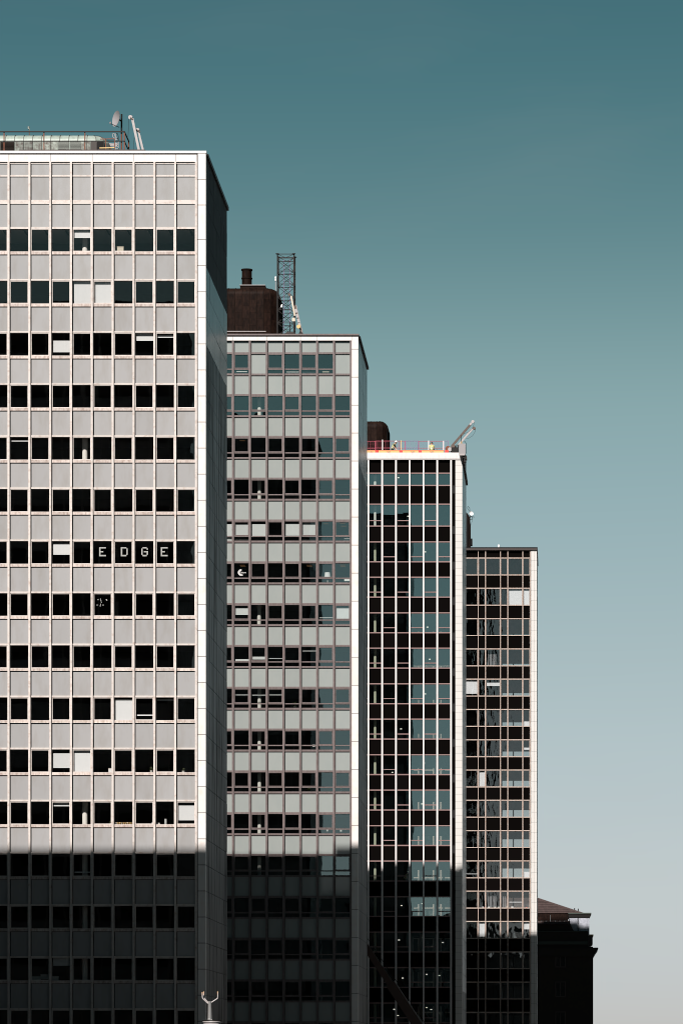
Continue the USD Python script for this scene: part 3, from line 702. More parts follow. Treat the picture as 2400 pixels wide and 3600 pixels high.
# ------------------------------------------------------------------ the city round about
def block(loc, sx, sy, h, face, label, m, floors, bays):
    """A plain city block; face = +1 / -1 for windows on its left or right wall, 0 for its street wall towards +y."""
    R = thing('city_block', loc, label, 'building')
    box('wall', m, R, 0, sx, 0, sy, 0, h); box('roof', 'roof_dark', R, -.3, sx + .3, -.3, sy + .3, h, h + .5)
    for k in range(floors):
        z = h - 2.6 - k * (h - 3) / floors
        for i in range(bays):
            if face == 0: x = sx * (i + .5) / bays; b = MB().box(x - .6, x + .6, sy - .02, sy + .05, z - 1.0, z + .8)
            else:
                y = sy * (i + .5) / bays; x = -.05 if face > 0 else sx - .02
                b = MB().box(x, x + .07, y - .6, y + .6, z - 1.0, z + .8)
            b.build('window', 'black_panel', R)
M['brick_dark'] = mat('dark_brick', (0.10, 0.066, 0.052), 0.85, 0.15, (0.06, 0.042, 0.036), 0.6)
M['render_ochre'] = mat('ochre_render', (0.17, 0.125, 0.085), 0.85, 0.15, (0.12, 0.09, 0.065), 0.6)
M['render_grey'] = mat('grey_render', (0.14, 0.135, 0.13), 0.85, 0.15, (0.1, 0.098, 0.095), 0.6)
for i, (y, L, h, m, w) in enumerate(((150, 70, 33, 'brick_dark', 'dark brick'), (224, 80, 35, 'render_grey', 'grey rendered'), (308, 78, 32, 'render_ochre', 'ochre rendered'), (390, 80, 36, 'brick_dark', 'tall dark brick'))):
    block((24 + 2 * (i % 2), y, 0), 22, L, h, 1, '%s city block right of the frame, %s along the street' % (w, ('first', 'second', 'third', 'fourth')[i]), m, 6, 10)
for i, (y, L, h, m, w) in enumerate(((90, 90, 33, 'render_grey', 'grey rendered'), (186, 90, 35, 'brick_dark', 'dark brick'), (282, 100, 33, 'render_ochre', 'long ochre rendered'))):
    block((-92, y, 0), 24, L, h, -1, '%s city block left of the frame, %s along the square' % (w, ('first', 'second', 'third')[i]), m, 6, 10)
for i, (x, L, h, m, w) in enumerate(((-110, 60, 36.0, 'render_ochre', 'ochre rendered'), (-46, 66, 36.2, 'render_grey', 'grey rendered'), (24, 60, 35.5, 'brick_dark', 'dark brick'))):
    block((x, -60, 0), L, 24, h, 0, '%s city block behind the viewer, %s of the row' % (w, ('left', 'middle', 'right')[i]), m, 6, 10)

# ---- old brown building at the lower right
def old_building():
    d = 492.0; k = d / F
    X = lambda px: (px - 1880) * k
    Zz = lambda py: CAMZ + (PY - py) * k
    R = thing('old_building', ((1880 - PX) * k, d, 0), 'old dark brown building with hipped tile roof, lower right beside the farthest tower', 'building')
    xl = X(1700); D = 14.0
    w = box('wall', 'old_wall', R, xl, X(2084), 0, D, 0, Zz(3330))
    MB().prism([(xl, Zz(3336)), (X(2102), Zz(3334)), (X(2102), Zz(3337)), (X(2096), Zz(3345)), (X(2084.4), Zz(3365)), (xl, Zz(3365))], -.35, D).build('cornice', 'old_wall', R)
    box('cornice_lip', 'gold_trim', R, X(2088), X(2101), .5, D, Zz(3333.8), Zz(3332.4))
    box('frieze', 'verdigris', R, xl, X(2065), -.12, .5, Zz(3322), Zz(3310.5))
    box('attic', 'old_wall', R, xl, X(2066), .1, 10, Zz(3330), Zz(3276.5))
    box('gutter', 'verdigris', R, xl, X(2066.5), -.05, .3, Zz(3277), Zz(3274.5))
    MB().prism([(X(2066), Zz(3290)), (X(2083), Zz(3290)), (X(2083), Zz(3320)), (X(2066), Zz(3330))], 1.2, 7).build('side_dormer', 'tile_roof', R)
    box('dormer_cap', 'gold_trim', R, X(2064), X(2085.5), 1.0, 7.2, Zz(3290), Zz(3285.5))
    box('recess_wall', 'old_wall', R, xl, X(2002), .8, 9, Zz(3277), Zz(3240))
    MB().prism([(X(2000), Zz(3277)), (X(2018.5), Zz(3277)), (X(2003), Zz(3250)), (X(2000), Zz(3226))], .7, 8.9).build('buttress', 'old_wall', R)
    # flared sheets of the mansard, each a piece
    sx = 16.4
    for j in range(12):
        x1, x0 = 2000 - sx * j, 2000 - sx * (j + 1)
        if x0 < 1705: break
        zt, zb = Zz(3238), Zz(3250)
        v = [(X(x0) + .01, .75, zt), (X(x1) - .01, .75, zt), (X(x1) - .01, .2, zb), (X(x0) + .01, .2, zb), (X(x0) + .01, .85, zt), (X(x1) - .01, .85, zt), (X(x1) - .01, .3, zb - .04), (X(x0) + .01, .3, zb - .04)]
        MB().add(v, [(0, 3, 2, 1), (4, 5, 6, 7), (0, 1, 5, 4), (1, 2, 6, 5), (2, 3, 7, 6), (3, 0, 4, 7)]).build('flare_sheet', 'tile_roof', R)
    for a, b in ((3212, 3224), (3224.5, 3237.5)):
        for j in range(4):
            x1 = 1997 - 62 * j
            box('mansard_sheet', 'brown_sheet', R, X(x1 - 62) + .01, X(x1) - .01, .72 + (.06 if a < 3220 else 0), 1.2, Zz(b), Zz(a))
    # plastered stair head with a down pipe
    box('plaster_wall', 'plaster', R, X(1999.5), X(2071), .98, 6, Zz(3290), Zz(3224))
    MB().tube([(X(2031), .92, Zz(3277)), (X(2031), .92, Zz(3224))], .055).build('down_pipe', 'coping', R)
    MB().prism([(X(1996), Zz(3214)), (X(2077.5), Zz(3214)), (X(2072), Zz(3226)), (X(1996), Zz(3226))], .9, 6.4).build('eave', 'coping', R)
    box('eave_lip', 'verdigris', R, X(1996), X(2078), .85, 6.4, Zz(3213.7), Zz(3209.5))
    # hipped roof: rows of tiles
    core = MB()
    e = [(xl, .9, Zz(3211)), (X(2056), .9, Zz(3211)), (X(2056), 6.3, Zz(3211)), (xl, 6.3, Zz(3211))]
    top = Zz(3211) + 3.6
    zr = lambda px: Zz(3211) + (2056 - px) / (2056 - 1891) * (Zz(3166) - Zz(3211))
    ridge = [(X(1891), 3.4, zr(1891) + .45), (xl, 3.4, zr(1891) + .45)]
    rf = core.add(e + ridge, [(0, 1, 4, 4), (0, 4, 5, 5), (1, 2, 4, 4), (2, 3, 5, 5), (2, 5, 4, 4)]).build('roof', 'tile_roof', R)
    za, zb_ = Zz(3211), zr(1891) + .45
    nr = 9
    for r in range(nr):
        t0, t1 = r / nr, (r + .94) / nr
        xe0, xe1 = 2056 - t0 * 165, 2056 - t1 * 165
        x = 1990.0 + 0
        xs = np.arange(xe0 - 1, 1860, -8.2)
        for xx in xs:
            p = lambda px, t, o: (X(px), .9 + 2.5 * t - o, za + (zb_ - za) * t + o * .6)
            xr_ = min(xx, xe1 - .3)
            v = [p(xx - 7.8, t0, .05), p(xx, t0, .05), p(xr_, t1, .02), p(xx - 7.8, t1, .02)]
            if xr_ - (xx - 7.8) < .5: continue
            MB().add(v, [(0, 1, 2, 3)]).build('tile', 'tile_roof', rf)
    for px in (2019, 2032): MB().tube([(X(px), 1.5, Zz(3206)), (X(px), 1.5, Zz(3192 if px == 2019 else 3194))], .06, 6).build('roof_pin', 'coping', R)
    for py in (3351, 3455.5, 3561, 3668):
        x0, x1 = X(1951), X(1988); z1, z0 = Zz(py), Zz(py + 48)
        f = MB().box(x0, x0 + .12, -.06, .02, z0, z1).box(x1 - .12, x1, -.06, .02, z0, z1).box(x0, x1, -.06, .02, z1, z1 + .12).box(x0, x1, -.06, .02, z0 - .12, z0).box((x0 + x1) / 2 - .04, (x0 + x1) / 2 + .04, -.05, .02, z0, z1).build('window', 'kerb', R)
        quad(x0 + .12, x1 - .12, -.012, z0, z1).build('pane', G1, f)
        box('backing', 'core', f, x0 + .12, x1 - .12, -.006, -.003, z0, z1)
old_building()

# ------------------------------------------------------------------ things on the roofs
def local(T, d, org):
    """Pixel positions at distance d as points relative to org."""
    return lambda px, py, dy=0.0: W(px, py, d + dy) - org + np.array((0, 0, 0.0))

# --- first tower's roof
def roof1():
    kz = T1.Z(525.5) + .14
    # railing
    org = W(437, 524, T1.y + 2.0); P = local(T1, T1.y + 2.0, org)
    R = thing('roof_railing', org, 'dark two rail railing with rusty posts round the copper penthouse on the nearest tower', 'railing')
    xl = W(-120, 0, T1.y + 2)[0] - org[0]
    zt, zm, xr = P(437, 461.5)[2], P(437, 495)[2], 0
    MB().bar((xl, 0, zt), (0, 0, zt), .07).build('rail', 'black_metal', R); MB().bar((xl, 0, zm), (0, 0, zm), .06).build('rail', 'black_metal', R)
    MB().bar((0, 0, zt), (0, 2.6, zt), .07).build('rail', 'black_metal', R); MB().bar((0, 0, zm), (0, 2.6, zm), .06).build('rail', 'black_metal', R)
    for px in (14, 154, 298, 437, -126):
        MB().bar((P(px, 500)[0], .05, -.3), (P(px, 500)[0], .05, zt), .07).build('post', 'rust', R)
    MB().bar((0, 2.6, -.3), (0, 2.6, zt), .08).build('post', 'rust', R)
    # dish
    d = T1.y + 2.6; org = W(427, 520, d); P = local(T1, d, org)
    R = thing('satellite_dish', org, 'grey satellite dish facing left on a rusty pole at the penthouse end', 'satellite dish')
    MB().tube([(0, 0, -.35), P(427, 470)], .045).build('pole', 'rust', R)
    MB().tube([P(427, 470), P(427.5, 400)], .055).build('upper_pole', 'black_metal', R)
    ax = np.array((-.82, -.55, .12)); ax /= np.linalg.norm(ax)
    prof = [(0, 0.0), (.2, .02), (.36, .07), (.5, .14), (.52, .15), (.5, .125), (.36, .05), (.2, 0.0), (0, -.03)]
    c = P(414.5, 417.5)
    dm = MB().lathe(prof, (0, 0, 0), 28, ax); dm.v = [v * np.array((1, 1, 1.02)) + c for v in dm.v]
    dm.build('reflector', 'dish', R, smooth=40)
    MB().bar(c - ax * .05, P(427, 425), .09).build('bracket', 'black_metal', R)
    tip = P(388, 433, -.5)
    MB().tube([P(419, 446), P(413, 444, -.15), tip], .022, 6).build('feed_arm', 'black_metal', R)
    MB().lathe([(0, 0), (.05, 0), (.07, .1), (0, .14)], tip - np.array((0, 0, .02)), 10).build('feed_horn', 'dish', R)
    # davit with two arms
    d = T1.y + 3.4; org = W(495, 527, d); P = local(T1, d, org)
    R = thing('davit_crane', org, 'pair of pale grey slanting davit arms with pulleys, right end of the nearest roof', 'davit crane')
    for (a, b, w, dy) in (((465, 415), (490, 535), .16, 0), ((487, 463), (504.5, 535), .14, .7)):
        MB().bar(P(*a, dy), P(*b, dy), w, .12, up=(0, 1, 0)).build('arm', 'galv', R)
    for (c, r, dy) in (((458.5, 411), .14, 0), ((484, 455.5), .12, .7)):
        pl = MB().lathe([(0, -.05), (r, -.05), (r * .85, 0), (r, .05), (0, .05)], P(*c, dy), 18, (0.25, 1, 0)).build('pulley', 'galv', R, smooth=40)
        MB().bar(P(c[0], c[1] + 1, dy - .08), P(c[0] + 8, c[1] + 8, dy - .06), .1, .05, up=(0, 1, 0)).build('cheek', 'rusty_arm', pl)
    MB().tube([P(452.5, 412), P(450, 480)], .012, 5).build('cable', 'black_metal', R)
    MB().tube([P(472, 480), P(469, 525)], .012, 5).build('cable', 'black_metal', R)
    MB().box(P(482, 530)[0], P(512, 530)[0], -.1, 1.2, -.5, -.02).build('base', 'kerb', R)
    # vent pipe with a bent head, on the dome
    d = T1.y + 5.0; org = W(103, 470, d); P = local(T1, d, org)
    R = thing('vent_pipe', org, 'thin bent vent pipe sticking up from the copper dome', 'pipe')
    MB().tube([(0, 0, -.2), P(103.5, 452), P(101.5, 448)], .035).build('stem', 'copper_stained', R); MB().lathe([(0, -.09), (.06, -.09), (.07, .08), (0, .1)], P(101, 448), 10).build('cowl', 'copper_stained', R)
    # rusty frame and ladder
    d = T1.y + 1.9; org = W(386, 522, d); P = local(T1, d, org)
    R = thing('pipe_frame', org, 'low rusty tube frame in front of the penthouse end', 'frame')
    for px in (371, 403): MB().bar((P(px, 500)[0], 0, -.1), P(px, 487), .05).build('leg', 'rust', R)
    MB().bar(P(352, 488), P(404, 486.5), .05).build('top_bar', 'rust', R); MB().bar(P(350, 519), P(402, 518), .06).build('bottom_bar', 'gold_trim', R)
    d = T1.y + 3.6; org = W(412, 522, d); P = local(T1, d, org)
    R = thing('roof_ladder', org, 'small pale ladder with hooped handrail near the dish pole', 'ladder')
    for px in (405, 416):
        MB().tube([(P(px, 500)[0], 0, -.3), P(px, 478), P(px - 4, 467), P(px - 10, 470), P(px - 8, 480), P(px + 1, 490)], .02, 6).build('stile', 'galv', R)
    for py in range(484, 524, 6): MB().bar(P(405, py), P(416, py), .03).build('rung', 'galv', R)
    R2 = thing('roof_grating', W(398, 510, d), 'pale slatted metal step beside the copper penthouse', 'grating')
    for q in range(5): MB().bar(P(384 + q, 503 + 2.2 * q) - W(398, 510, d) + org, P(412, 505 + 2.2 * q) - W(398, 510, d) + org, .05, .03).build('slat', 'galv', R2)
roof1()

# --- second tower's roof: lattice mast, antennas, davit
def roof2():
    d = T2.y + 5.0; org = W(1004, 1185, d); P = local(T2, d, org); u = d / F
    R = thing('lattice_mast', org, 'open steel lattice mast with cross bracing beside the brown penthouse', 'mast')
    hw = 29 * u; x0, x1, y0, y1 = -hw, hw, -hw + .6, hw + .6
    z0, z1 = -.6, P(1004, 893)[2]
    C = [(x0, y0), (x1, y0), (x1, y1), (x0, y1)]
    for x, y in C:
        MB().bar((x, y, z0), (x, y, z1), .085).build('leg', 'black_metal', R); 
        MB().box(x - .13, x + .13, y - .13, y + .13, z1, z1 + .05).build('leg_cap', 'black_metal', R)
    nb = 6; hs = np.linspace(z1 - .33, .1, nb + 1)
    for j, z in enumerate(hs):
        for (a, b) in zip(C, C[1:] + C[:1]): MB().bar((*a, z), (*b, z), .05).build('strut', 'black_metal', R)
        if j < nb:
            zb = hs[j + 1]
            for (a, b) in zip(C, C[1:] + C[:1]):
                MB().bar((*a, z), (*b, zb), .033).build('brace', 'black_metal', R); MB().bar((*b, z), (*a, zb), .033).build('brace', 'black_metal', R)
    for (a, b) in zip(C, C[1:] + C[:1]):
        m = ((a[0] + b[0]) / 2, (a[1] + b[1]) / 2)
        MB().bar((*a, z1), (*b, z1), .05).build('strut', 'black_metal', R)
        MB().bar((*a, z1), (*m, z1 - .3), .035).build('brace', 'black_metal', R); MB().bar((*b, z1), (*m, z1 - .3), .035).build('brace', 'black_metal', R)
    lad = MB().bar((P(995, 1000)[0], .5, z0), (P(995, 1000)[0], .5, z1 - .35), .035).bar((P(1017, 1000)[0], .5, z0), (P(1017, 1000)[0], .5, z1 - .35), .035).build('ladder', 'fence_purple', R)
    z = .1
    while z < z1 - .4: MB().bar((P(995, 0)[0], .5, z), (P(1017, 0)[0], .5, z), .03).build('rung', 'black_metal', lad); z += .33
    # antennas fixed to the mast
    o = W(1032, 1123, T2.y + 4.2)
    R = thing('panel_antenna', o, 'square cream antenna panel low on the lattice mast', 'antenna')
    MB().box(-.13, .13, -.06, .06, -.14, .14).build('panel', 'cream_box', R); MB().bar((0, 0, 0), (0, .55, 0), .06).build('bracket', 'black_metal', R)
    o = W(986, 1080, T2.y + 4.2)
    R = thing('drum_antenna', o, 'white and black drum antenna on the left leg of the mast', 'antenna')
    MB().lathe([(0, -.12), (.17, -.12), (.17, 0), (0, .0)], (0, 0, -.12), 16).build('drum', 'black_metal', R); MB().prism([(-.02, 0), (.16, 0), (.16, .24), (.08, .24)], -.1, .1).build('hood', 'white', R)
    MB().bar((-.2, .2, -.1), (0, 0, -.1), .05).build('bracket', 'black_metal', R)
    o = W(968.6, 1060, T2.y + 7.0); P = lambda px, py: W(px, py, T2.y + 7.0) - o
    R = thing('whip_antenna', o, 'thin white whip antenna with a thick head left of the mast', 'antenna')
    MB().tube([(0, 0, -3.2), P(968.6, 985)], .03).build('pole', 'galv', R)
    MB().lathe([(0, 0), (.06, 0), (.075, .1), (.06, .2), (.075, .22), (.075, .32), (.04, .38), (0, .38)], P(968.6, 987.5), 12).build('head', 'white', R)
    # davit
    d = T2.y + 3.0; o = W(1058, 1180, d); P = lambda px, py, dy=0: W(px, py, d + dy) - o
    R = thing('davit_crane', o, 'leaning rusty davit with patched pale plates right of the lattice mast', 'davit crane')
    MB().bar(P(1036, 1074), P(1061, 1172), .2, .14, up=(0, 1, 0)).build('arm', 'rusty_arm', R)
    for t in (.12, .3, .47, .62):
        a = P(1035.4, 1074, -.09) * (1 - t) + P(1060, 1172, -.09) * t; b = a + (P(1060, 1172) - P(1035.4, 1074)) * .13
        MB().bar(a, b, .17, .02, up=(0, 1, 0)).build('plate', 'galv', R)
    MB().bar(P(1041, 1072), P(1063.5, 1172), .035, .2, up=(0, 1, 0)).build('flange', 'galv', R)
    MB().bar(P(1023, 1040, .8), P(1036, 1110, .8), .12, .12, up=(0, 1, 0)).build('arm', 'cream_box', R)
    MB().lathe([(0, -.05), (.11, -.05), (.09, 0), (.11, .05), (0, .05)], P(1017, 1035.5, .8), 16, (.2, 1, 0)).build('pulley', 'rusty_arm', R)
    MB().tube([P(1012, 1037, .8), P(1009.5, 1110, .8)], .012, 5).build('cable', 'black_metal', R)
    MB().lathe([(0, -.1), (.16, -.1), (.16, .1), (0, .1)], P(1050, 1148, -.15), 14, (.2, 1, 0)).build('winch', 'gold_trim', R)
    MB().prism([(P(1044, 0)[0], -.2), (P(1071, 0)[0], -.2), (P(1062, 0)[0], P(0, 1168)[2]), (P(1055, 0)[0], P(0, 1165)[2])], -.3, .6).build('base', 'black_metal', R)
    o = W(1018, 1180, T2.y + 3.6)
    R = thing('winch_trolley', o, 'low black winch trolley behind the foot of the mast', 'winch')
    MB().box(-.36, .32, 0, .8, -.2, .2).build('body', 'black_metal', R); MB().lathe([(0, -.3), (.16, -.3), (.16, .3), (0, .3)], (0, .3, .24), 14, (1, 0, 0)).build('drum', 'black_metal', R); MB().tube([(.02, .2, .2), (.02, .2, 1.1)], .04).build('post', 'black_metal', R)
roof2()

# --- third tower's roof: mesh fence, sign boards, workers, davit with gondola
def person(loc, yaw, lean, label, helmet, crouch=0.0, top='cloth'):
    """A worker: one continuous body with clothes, vest and helmet as children. Faces +x before yaw."""
    c, s_ = math.cos(yaw), math.sin(yaw)
    def J(x, y, z): return (x * c - y * s_, x * s_ + y * c, z)
    def chain(bones):
        out = []
        for (a, ra), (b, rb) in bones:
            sa = m3.Manifold.sphere(ra, 16).translate(J(*a)); sb = m3.Manifold.sphere(rb, 16).translate(J(*b))
            out.append((sa + sb).hull())
        return m3.Manifold.batch_boolean(out, m3.OpType.Add)
    hz = .95 - crouch
    L = lambda t, h, o=0: (math.sin(lean) * t + o, h, hz + math.cos(lean) * t)
    neck, head = L(.54, 0, .01), L(.64, 0, .06 + .05 * lean)
    hd = np.array(head)
    arm = []
    hands = []
    for sd in (-1, 1):
        sh = L(.46, .2 * sd); el = (sh[0] + .06, .25 * sd, sh[2] - .29); wr = (el[0] + .14, .19 * sd, el[2] - .2)
        arm.append((sh, el, wr))
        hands += [((wr, .03), ((wr[0] + .05, wr[1], wr[2] - .07), .035))]
        for q, (dx, ln) in enumerate(((-.03, .075), (-.01, .09), (.01, .085), (.03, .065))):
            k = (wr[0] + .06 + dx * .6, wr[1] + dx, wr[2] - .09)
            hands += [((k, .009), ((k[0] + .02, k[1], k[2] - ln * .6), .008)), (((k[0] + .02, k[1], k[2] - ln * .6), .008), ((k[0] + .01, k[1], k[2] - ln), .007))]
        hands += [(((wr[0] + .03, wr[1] - .03 * sd, wr[2] - .03), .011), ((wr[0] + .07, wr[1] - .06 * sd, wr[2] - .09), .009))]
    legs = [((((0, .1 * sd, hz - .03), .095), ((.04 + crouch * .9, .12 * sd, .5 - crouch * .35), .06))) for sd in (-1, 1)]
    shin = [((((.04 + crouch * .9, .12 * sd, .5 - crouch * .35), .06), ((0, .12 * sd, .1), .045))) for sd in (-1, 1)]
    feet = [((((0, .12 * sd, .055), .05), ((.17, .13 * sd, .04), .04))) for sd in (-1, 1)]
    torso = [((L(0, 0), .135), (L(.22, 0), .125)), ((L(.2, 0.06), .12), (L(.43, .1), .1)), ((L(.2, -.06), .12), (L(.43, -.1), .1))]
    sk = [((neck, .055), (head, .065)), ((head, .088), ((head[0] + .02, 0, head[2] + .06), .092)), (((head[0] + .085, 0, head[2] + .015), .018), ((head[0] + .095, 0, head[2] - .008), .014)),
          (((head[0] + .045, 0, head[2] - .075), .04), (head, .07))]
    for sd in (-1, 1): sk += [(((head[0], .085 * sd, head[2] + .02), .022), ((head[0], .088 * sd, head[2] - .015), .016)), ((arm[0 if sd < 0 else 1][1], .042), (arm[0 if sd < 0 else 1][2], .032)), ((arm[0 if sd < 0 else 1][0], .05), (arm[0 if sd < 0 else 1][1], .042))]
    body = chain([(a, b) for a, b in sk + hands + torso + legs + shin])
    P_ = thing('person', loc, label, 'person')
    MB().man(body).build('body', 'skin', P_, smooth=60)
    MB().man(chain([((a[0], a[1] * 1.08), (b[0], b[1] * 1.08)) for a, b in legs + shin] + [((L(-.02, 0), .145), (L(.06, 0), .142))])).build('trousers', 'cloth', P_, smooth=60)
    MB().man(chain([((a[0], a[1] * 1.05), (b[0], b[1] * 1.05)) for a, b in torso] + [((A[0], .062), (tuple((np.array(A[0]) * .35 + np.array(A[1]) * .65)), .054)) for A in arm])).build('shirt', top, P_, smooth=60)
    v = MB().man(chain([((a[0], a[1] * 1.13), (b[0], b[1] * 1.15)) for a, b in torso])).build('vest', 'hivis', P_, smooth=60)
    for t in (.1, .26):
        MB().lathe([(.145, -.02), (.168, -.02), (.168, .02), (.145, .02)], J(*L(t, 0)), 18, J(math.sin(lean), 0, math.cos(lean))).build('reflective_band', 'band', v)
    for A in feet: MB().man(chain([A])).build('boot', 'cloth', P_, smooth=60)
    h = np.array(J(head[0] + .015, 0, head[2] + .06)); up = np.array(J(math.sin(lean * .9), 0, math.cos(lean * .9)))
    MB().lathe([(0, 0), (.15, 0), (.15, .015), (.118, .02), (.112, .07), (.08, .12), (.03, .145), (0, .148)], tuple(h + up * .0), 20, up).build('helmet', helmet, P_, smooth=50)
    for sd in (-1, 1):
        MB().lathe([(0, -.008), (.012, -.004), (.012, .004), (0, .008)], J(head[0] + .083, .033 * sd, head[2] + .035), 8, J(1, 0, 0)).build('eye', 'cloth', P_)
    return P_

def roof3():
    rz = T3.Z(1600) + .14
    # mesh fence panels standing behind the boards
    d = T3.y + 5.0; u = d / F
    zt, zb = W(0, 1549.5, d)[2], rz - .02
    xs = [1180, 1237, 1294, 1403, 1423.5, 1470, 1505, 1576]
    spans = [(1150, 1237), (1237, 1319), (1319, 1405), (1403, 1424), (1424, 1470), (1470, 1558), (1558, 1576)]
    txt = ('behind the boards at the far left, mostly hidden', 'in front of the dark penthouse', 'beside the penthouse corner', 'narrow piece right of the bending worker', 'between the two workers', 'behind the worker seen from behind', 'short end piece beside the davit')
    for n, ((a, b), tx) in enumerate(zip(spans, txt)):
        o = np.array((W((a + b) / 2, 0, d)[0], d + (.08 if n % 2 else 0), rz))
        x0, x1 = W(a, 0, d)[0] - o[0], W(b, 0, d)[0] - o[0]
        R = thing('mesh_fence', o, 'red and purple mesh fence panel ' + tx, 'fence', 'mesh fence panels on the black tower')
        m = 'fence_red' if n in (0, 1, 2, 3, 5) else 'fence_purple'
        H = zt - rz
        for x in (x0 + .03, x1 - .03): MB().bar((x, 0, 0), (x, 0, H), .05).build('upright', m, R)
        for z in (.1, .38 * H, .68 * H, H - .025): MB().bar((x0, 0, z), (x1, 0, z), .04).build('rail', m, R)
        k = 0; x = x0 + .12
        while x < x1 - .08: MB().bar((x, .02, .1), (x, .02, H), .012).build('wire', m if n < 3 else 'fence_purple', R); x += .16
    # guard posts and boards at the roof edge
    d = T3.y + .25; u = d / F
    ztop_, zb = W(0, 1584.5, d)[2], W(0, 1594, d)[2]
    for px, py in ((1344, 1546), (1409.5, 1548), (1506, 1549), (1558.5, 1550), (1283, 1546)):
        o = W(px, 1600, d - .0); o[2] = zb - .02
        R = thing('guard_post', o, 'pale guard post on the black tower, %s' % {1344: 'in front of the dark penthouse', 1409.5: 'just right of the bending worker', 1506: 'left of the worker seen from behind', 1558.5: 'nearest the davit', 1283: 'hidden behind the second tower'}[px], 'post')
        MB().bar((0, -.02, 0), (0, -.02, W(px, py, d)[2] - o[2]), .07).build('tube', 'white' if px != 1409.5 else 'gold_trim', R)
        MB().box(-.09, .09, -.09, .05, 0, .05).build('foot', 'black_metal', R)
    segs = [(1240, 1293, 'o'), (1293, 1318.5, 'o'), (1318.5, 1330, 'r'), (1330.3, 1403, 'o'), (1403, 1415, 'r'), (1415, 1471, 'o'), (1471, 1482, 'r'), (1482.3, 1560, 'o'), (1563, 1577, 'r')]
    ctr = {1293: 1304, 1330.3: 1365.5, 1415: 1450, 1482.3: 1517}
    bl = {1240: 'hidden at the far left', 1293: 'against the second tower', 1330.3: 'below the bending worker', 1415: 'between the two workers', 1482.3: 'below the worker seen from behind'}
    rl = {1318.5: 'left of the bending worker', 1403: 'right of the bending worker', 1471: 'between the two workers, at mid roof', 1563: 'beside the davit'}
    tv, tf, _ = meshkit.arrays(meshkit.text_mesh('T', 5.2 * u)); 
    def flat(text, h):
        v, f, _ = meshkit.arrays(meshkit.text_mesh(text, h)); v = np.array(v); v -= (v.max(0) + v.min(0)) / 2
        if np.ptp(v[:, 1]) > np.ptp(v[:, 2]): v = v[:, [0, 2, 1]]; f = f[:, ::-1]
        return v * np.array((1, .05, 1)), f
    for a, b, k in segs:
        o = np.array((W((a + b) / 2, 0, d)[0], d - .12, zb)); h = ztop_ - zb
        x0, x1 = W(a, 0, d)[0] - o[0], W(b, 0, d)[0] - o[0]
        if k == 'r':
            R = thing('barrier_block', o, 'bright red barrier block at the roof edge ' + rl[a], 'barrier')
            MB().box(x0 + .01, x1 - .01, -.05, .05, 0, h).build('block', 'red', R); MB().box(x0 + .03, x1 - .03, -.04, .04, h, h + .03).build('ridge', 'red', R)
        else:
            R = thing('barrier_board', o, 'orange sign board with red lettering at the roof edge ' + bl[a], 'barrier')
            MB().box(x0 + .005, x1 - .005, -.03, .03, 0, h).build('board', 'board', R); MB().box(x0, x1, -.03, .03, h, h + .045).build('top_rail', 'red', R)
            if a in ctr:
                cx = W(ctr[a], 0, d)[0] - o[0]
                for t_, dx, m in (('T', -6.2, 'red'), ('K', 6.0, 'red')):
                    v, f = flat(t_, 5.6 * u); MB().add(v + np.array((cx + dx * u, -.033, h * .5)), f).build('letter', m, R)
                MB().add([(cx - 3.4 * u, -.034, h * .5 - 2.6 * u), (cx - 1 * u, -.034, h * .5 + 2.6 * u), (cx + .6 * u, -.034, h * .5 - 2.6 * u)], [(0, 1, 2)]).build('letter', 'red', R)
                MB().add([(cx - .6 * u, -.0345, h * .5 + 2.6 * u), (cx + .9 * u, -.0345, h * .5 + 2.6 * u), (cx + 3.6 * u, -.0345, h * .5 - 2.6 * u), (cx + 1.6 * u, -.0345, h * .5 - 2.6 * u)], [(0, 1, 2, 3)]).build('letter', 'sign_green', R)
    # workers
    o = W(1379, 1600, T3.y + 2.6); o[2] = rz + .06
    person(o, -.25, .42, 'worker in white helmet and yellow vest bending to the right at the roof edge', 'helmet_white')
    o = W(1517, 1600, T3.y + 2.6); o[2] = rz + .02
    person(o, math.pi / 2 + .1, .15, 'worker in dark helmet and yellow vest seen from behind on the roof', 'helmet_dark', .08, 'hivis')
    # toolbox by the second worker
    o = W(1535, 1600, T3.y + 2.4); o[2] = rz
    R = thing('tool_trolley', o, 'dark tool trolley beside the worker seen from behind', 'trolley')
    MB().box(-.3, .4, -.2, .2, .2, .72).build('bin', 'black_metal', R); MB().bar((.05, 0, .7), (-.02, 0, 1.0), .05).build('handle', 'rust', R)
    for x in (-.2, .3): MB().lathe([(0, -.03), (.1, -.03), (.1, .03), (0, .03)], (x, -.2, .1), 12, (0, 1, 0)).build('wheel', 'tyre', R)
    # davit trolley
    d = T3.y + 1.2; o = W(1600, 1596, d); o[2] = rz; P = lambda px, py, dy=0: W(px, py, d + dy) - o
    R = thing('davit_crane', o, 'brown and grey twin arm davit leaning out over the black tower corner', 'davit crane')
    MB().bar(P(1588, 1568), P(1655, 1490), .2, .16, up=(0, 1, 0)).build('arm', 'rusty_arm', R); MB().bar(P(1610, 1566, .9), P(1660, 1508, .9), .17, .14, up=(0, 1, 0)).build('arm', 'galv', R)
    MB().bar(P(1651, 1494, -.02), P(1657, 1487, -.02), .19, .2, up=(0, 1, 0)).build('arm_head', 'galv', R)
    for (c, dy, m) in (((1661.5, 1482), 0, 'galv'), ((1666, 1505.5), .9, 'rusty_arm')): MB().lathe([(0, -.06), (.15, -.06), (.12, 0), (.15, .06), (0, .06)], P(*c, dy), 18, (.1, 1, 0)).build('pulley', m, R, smooth=40)
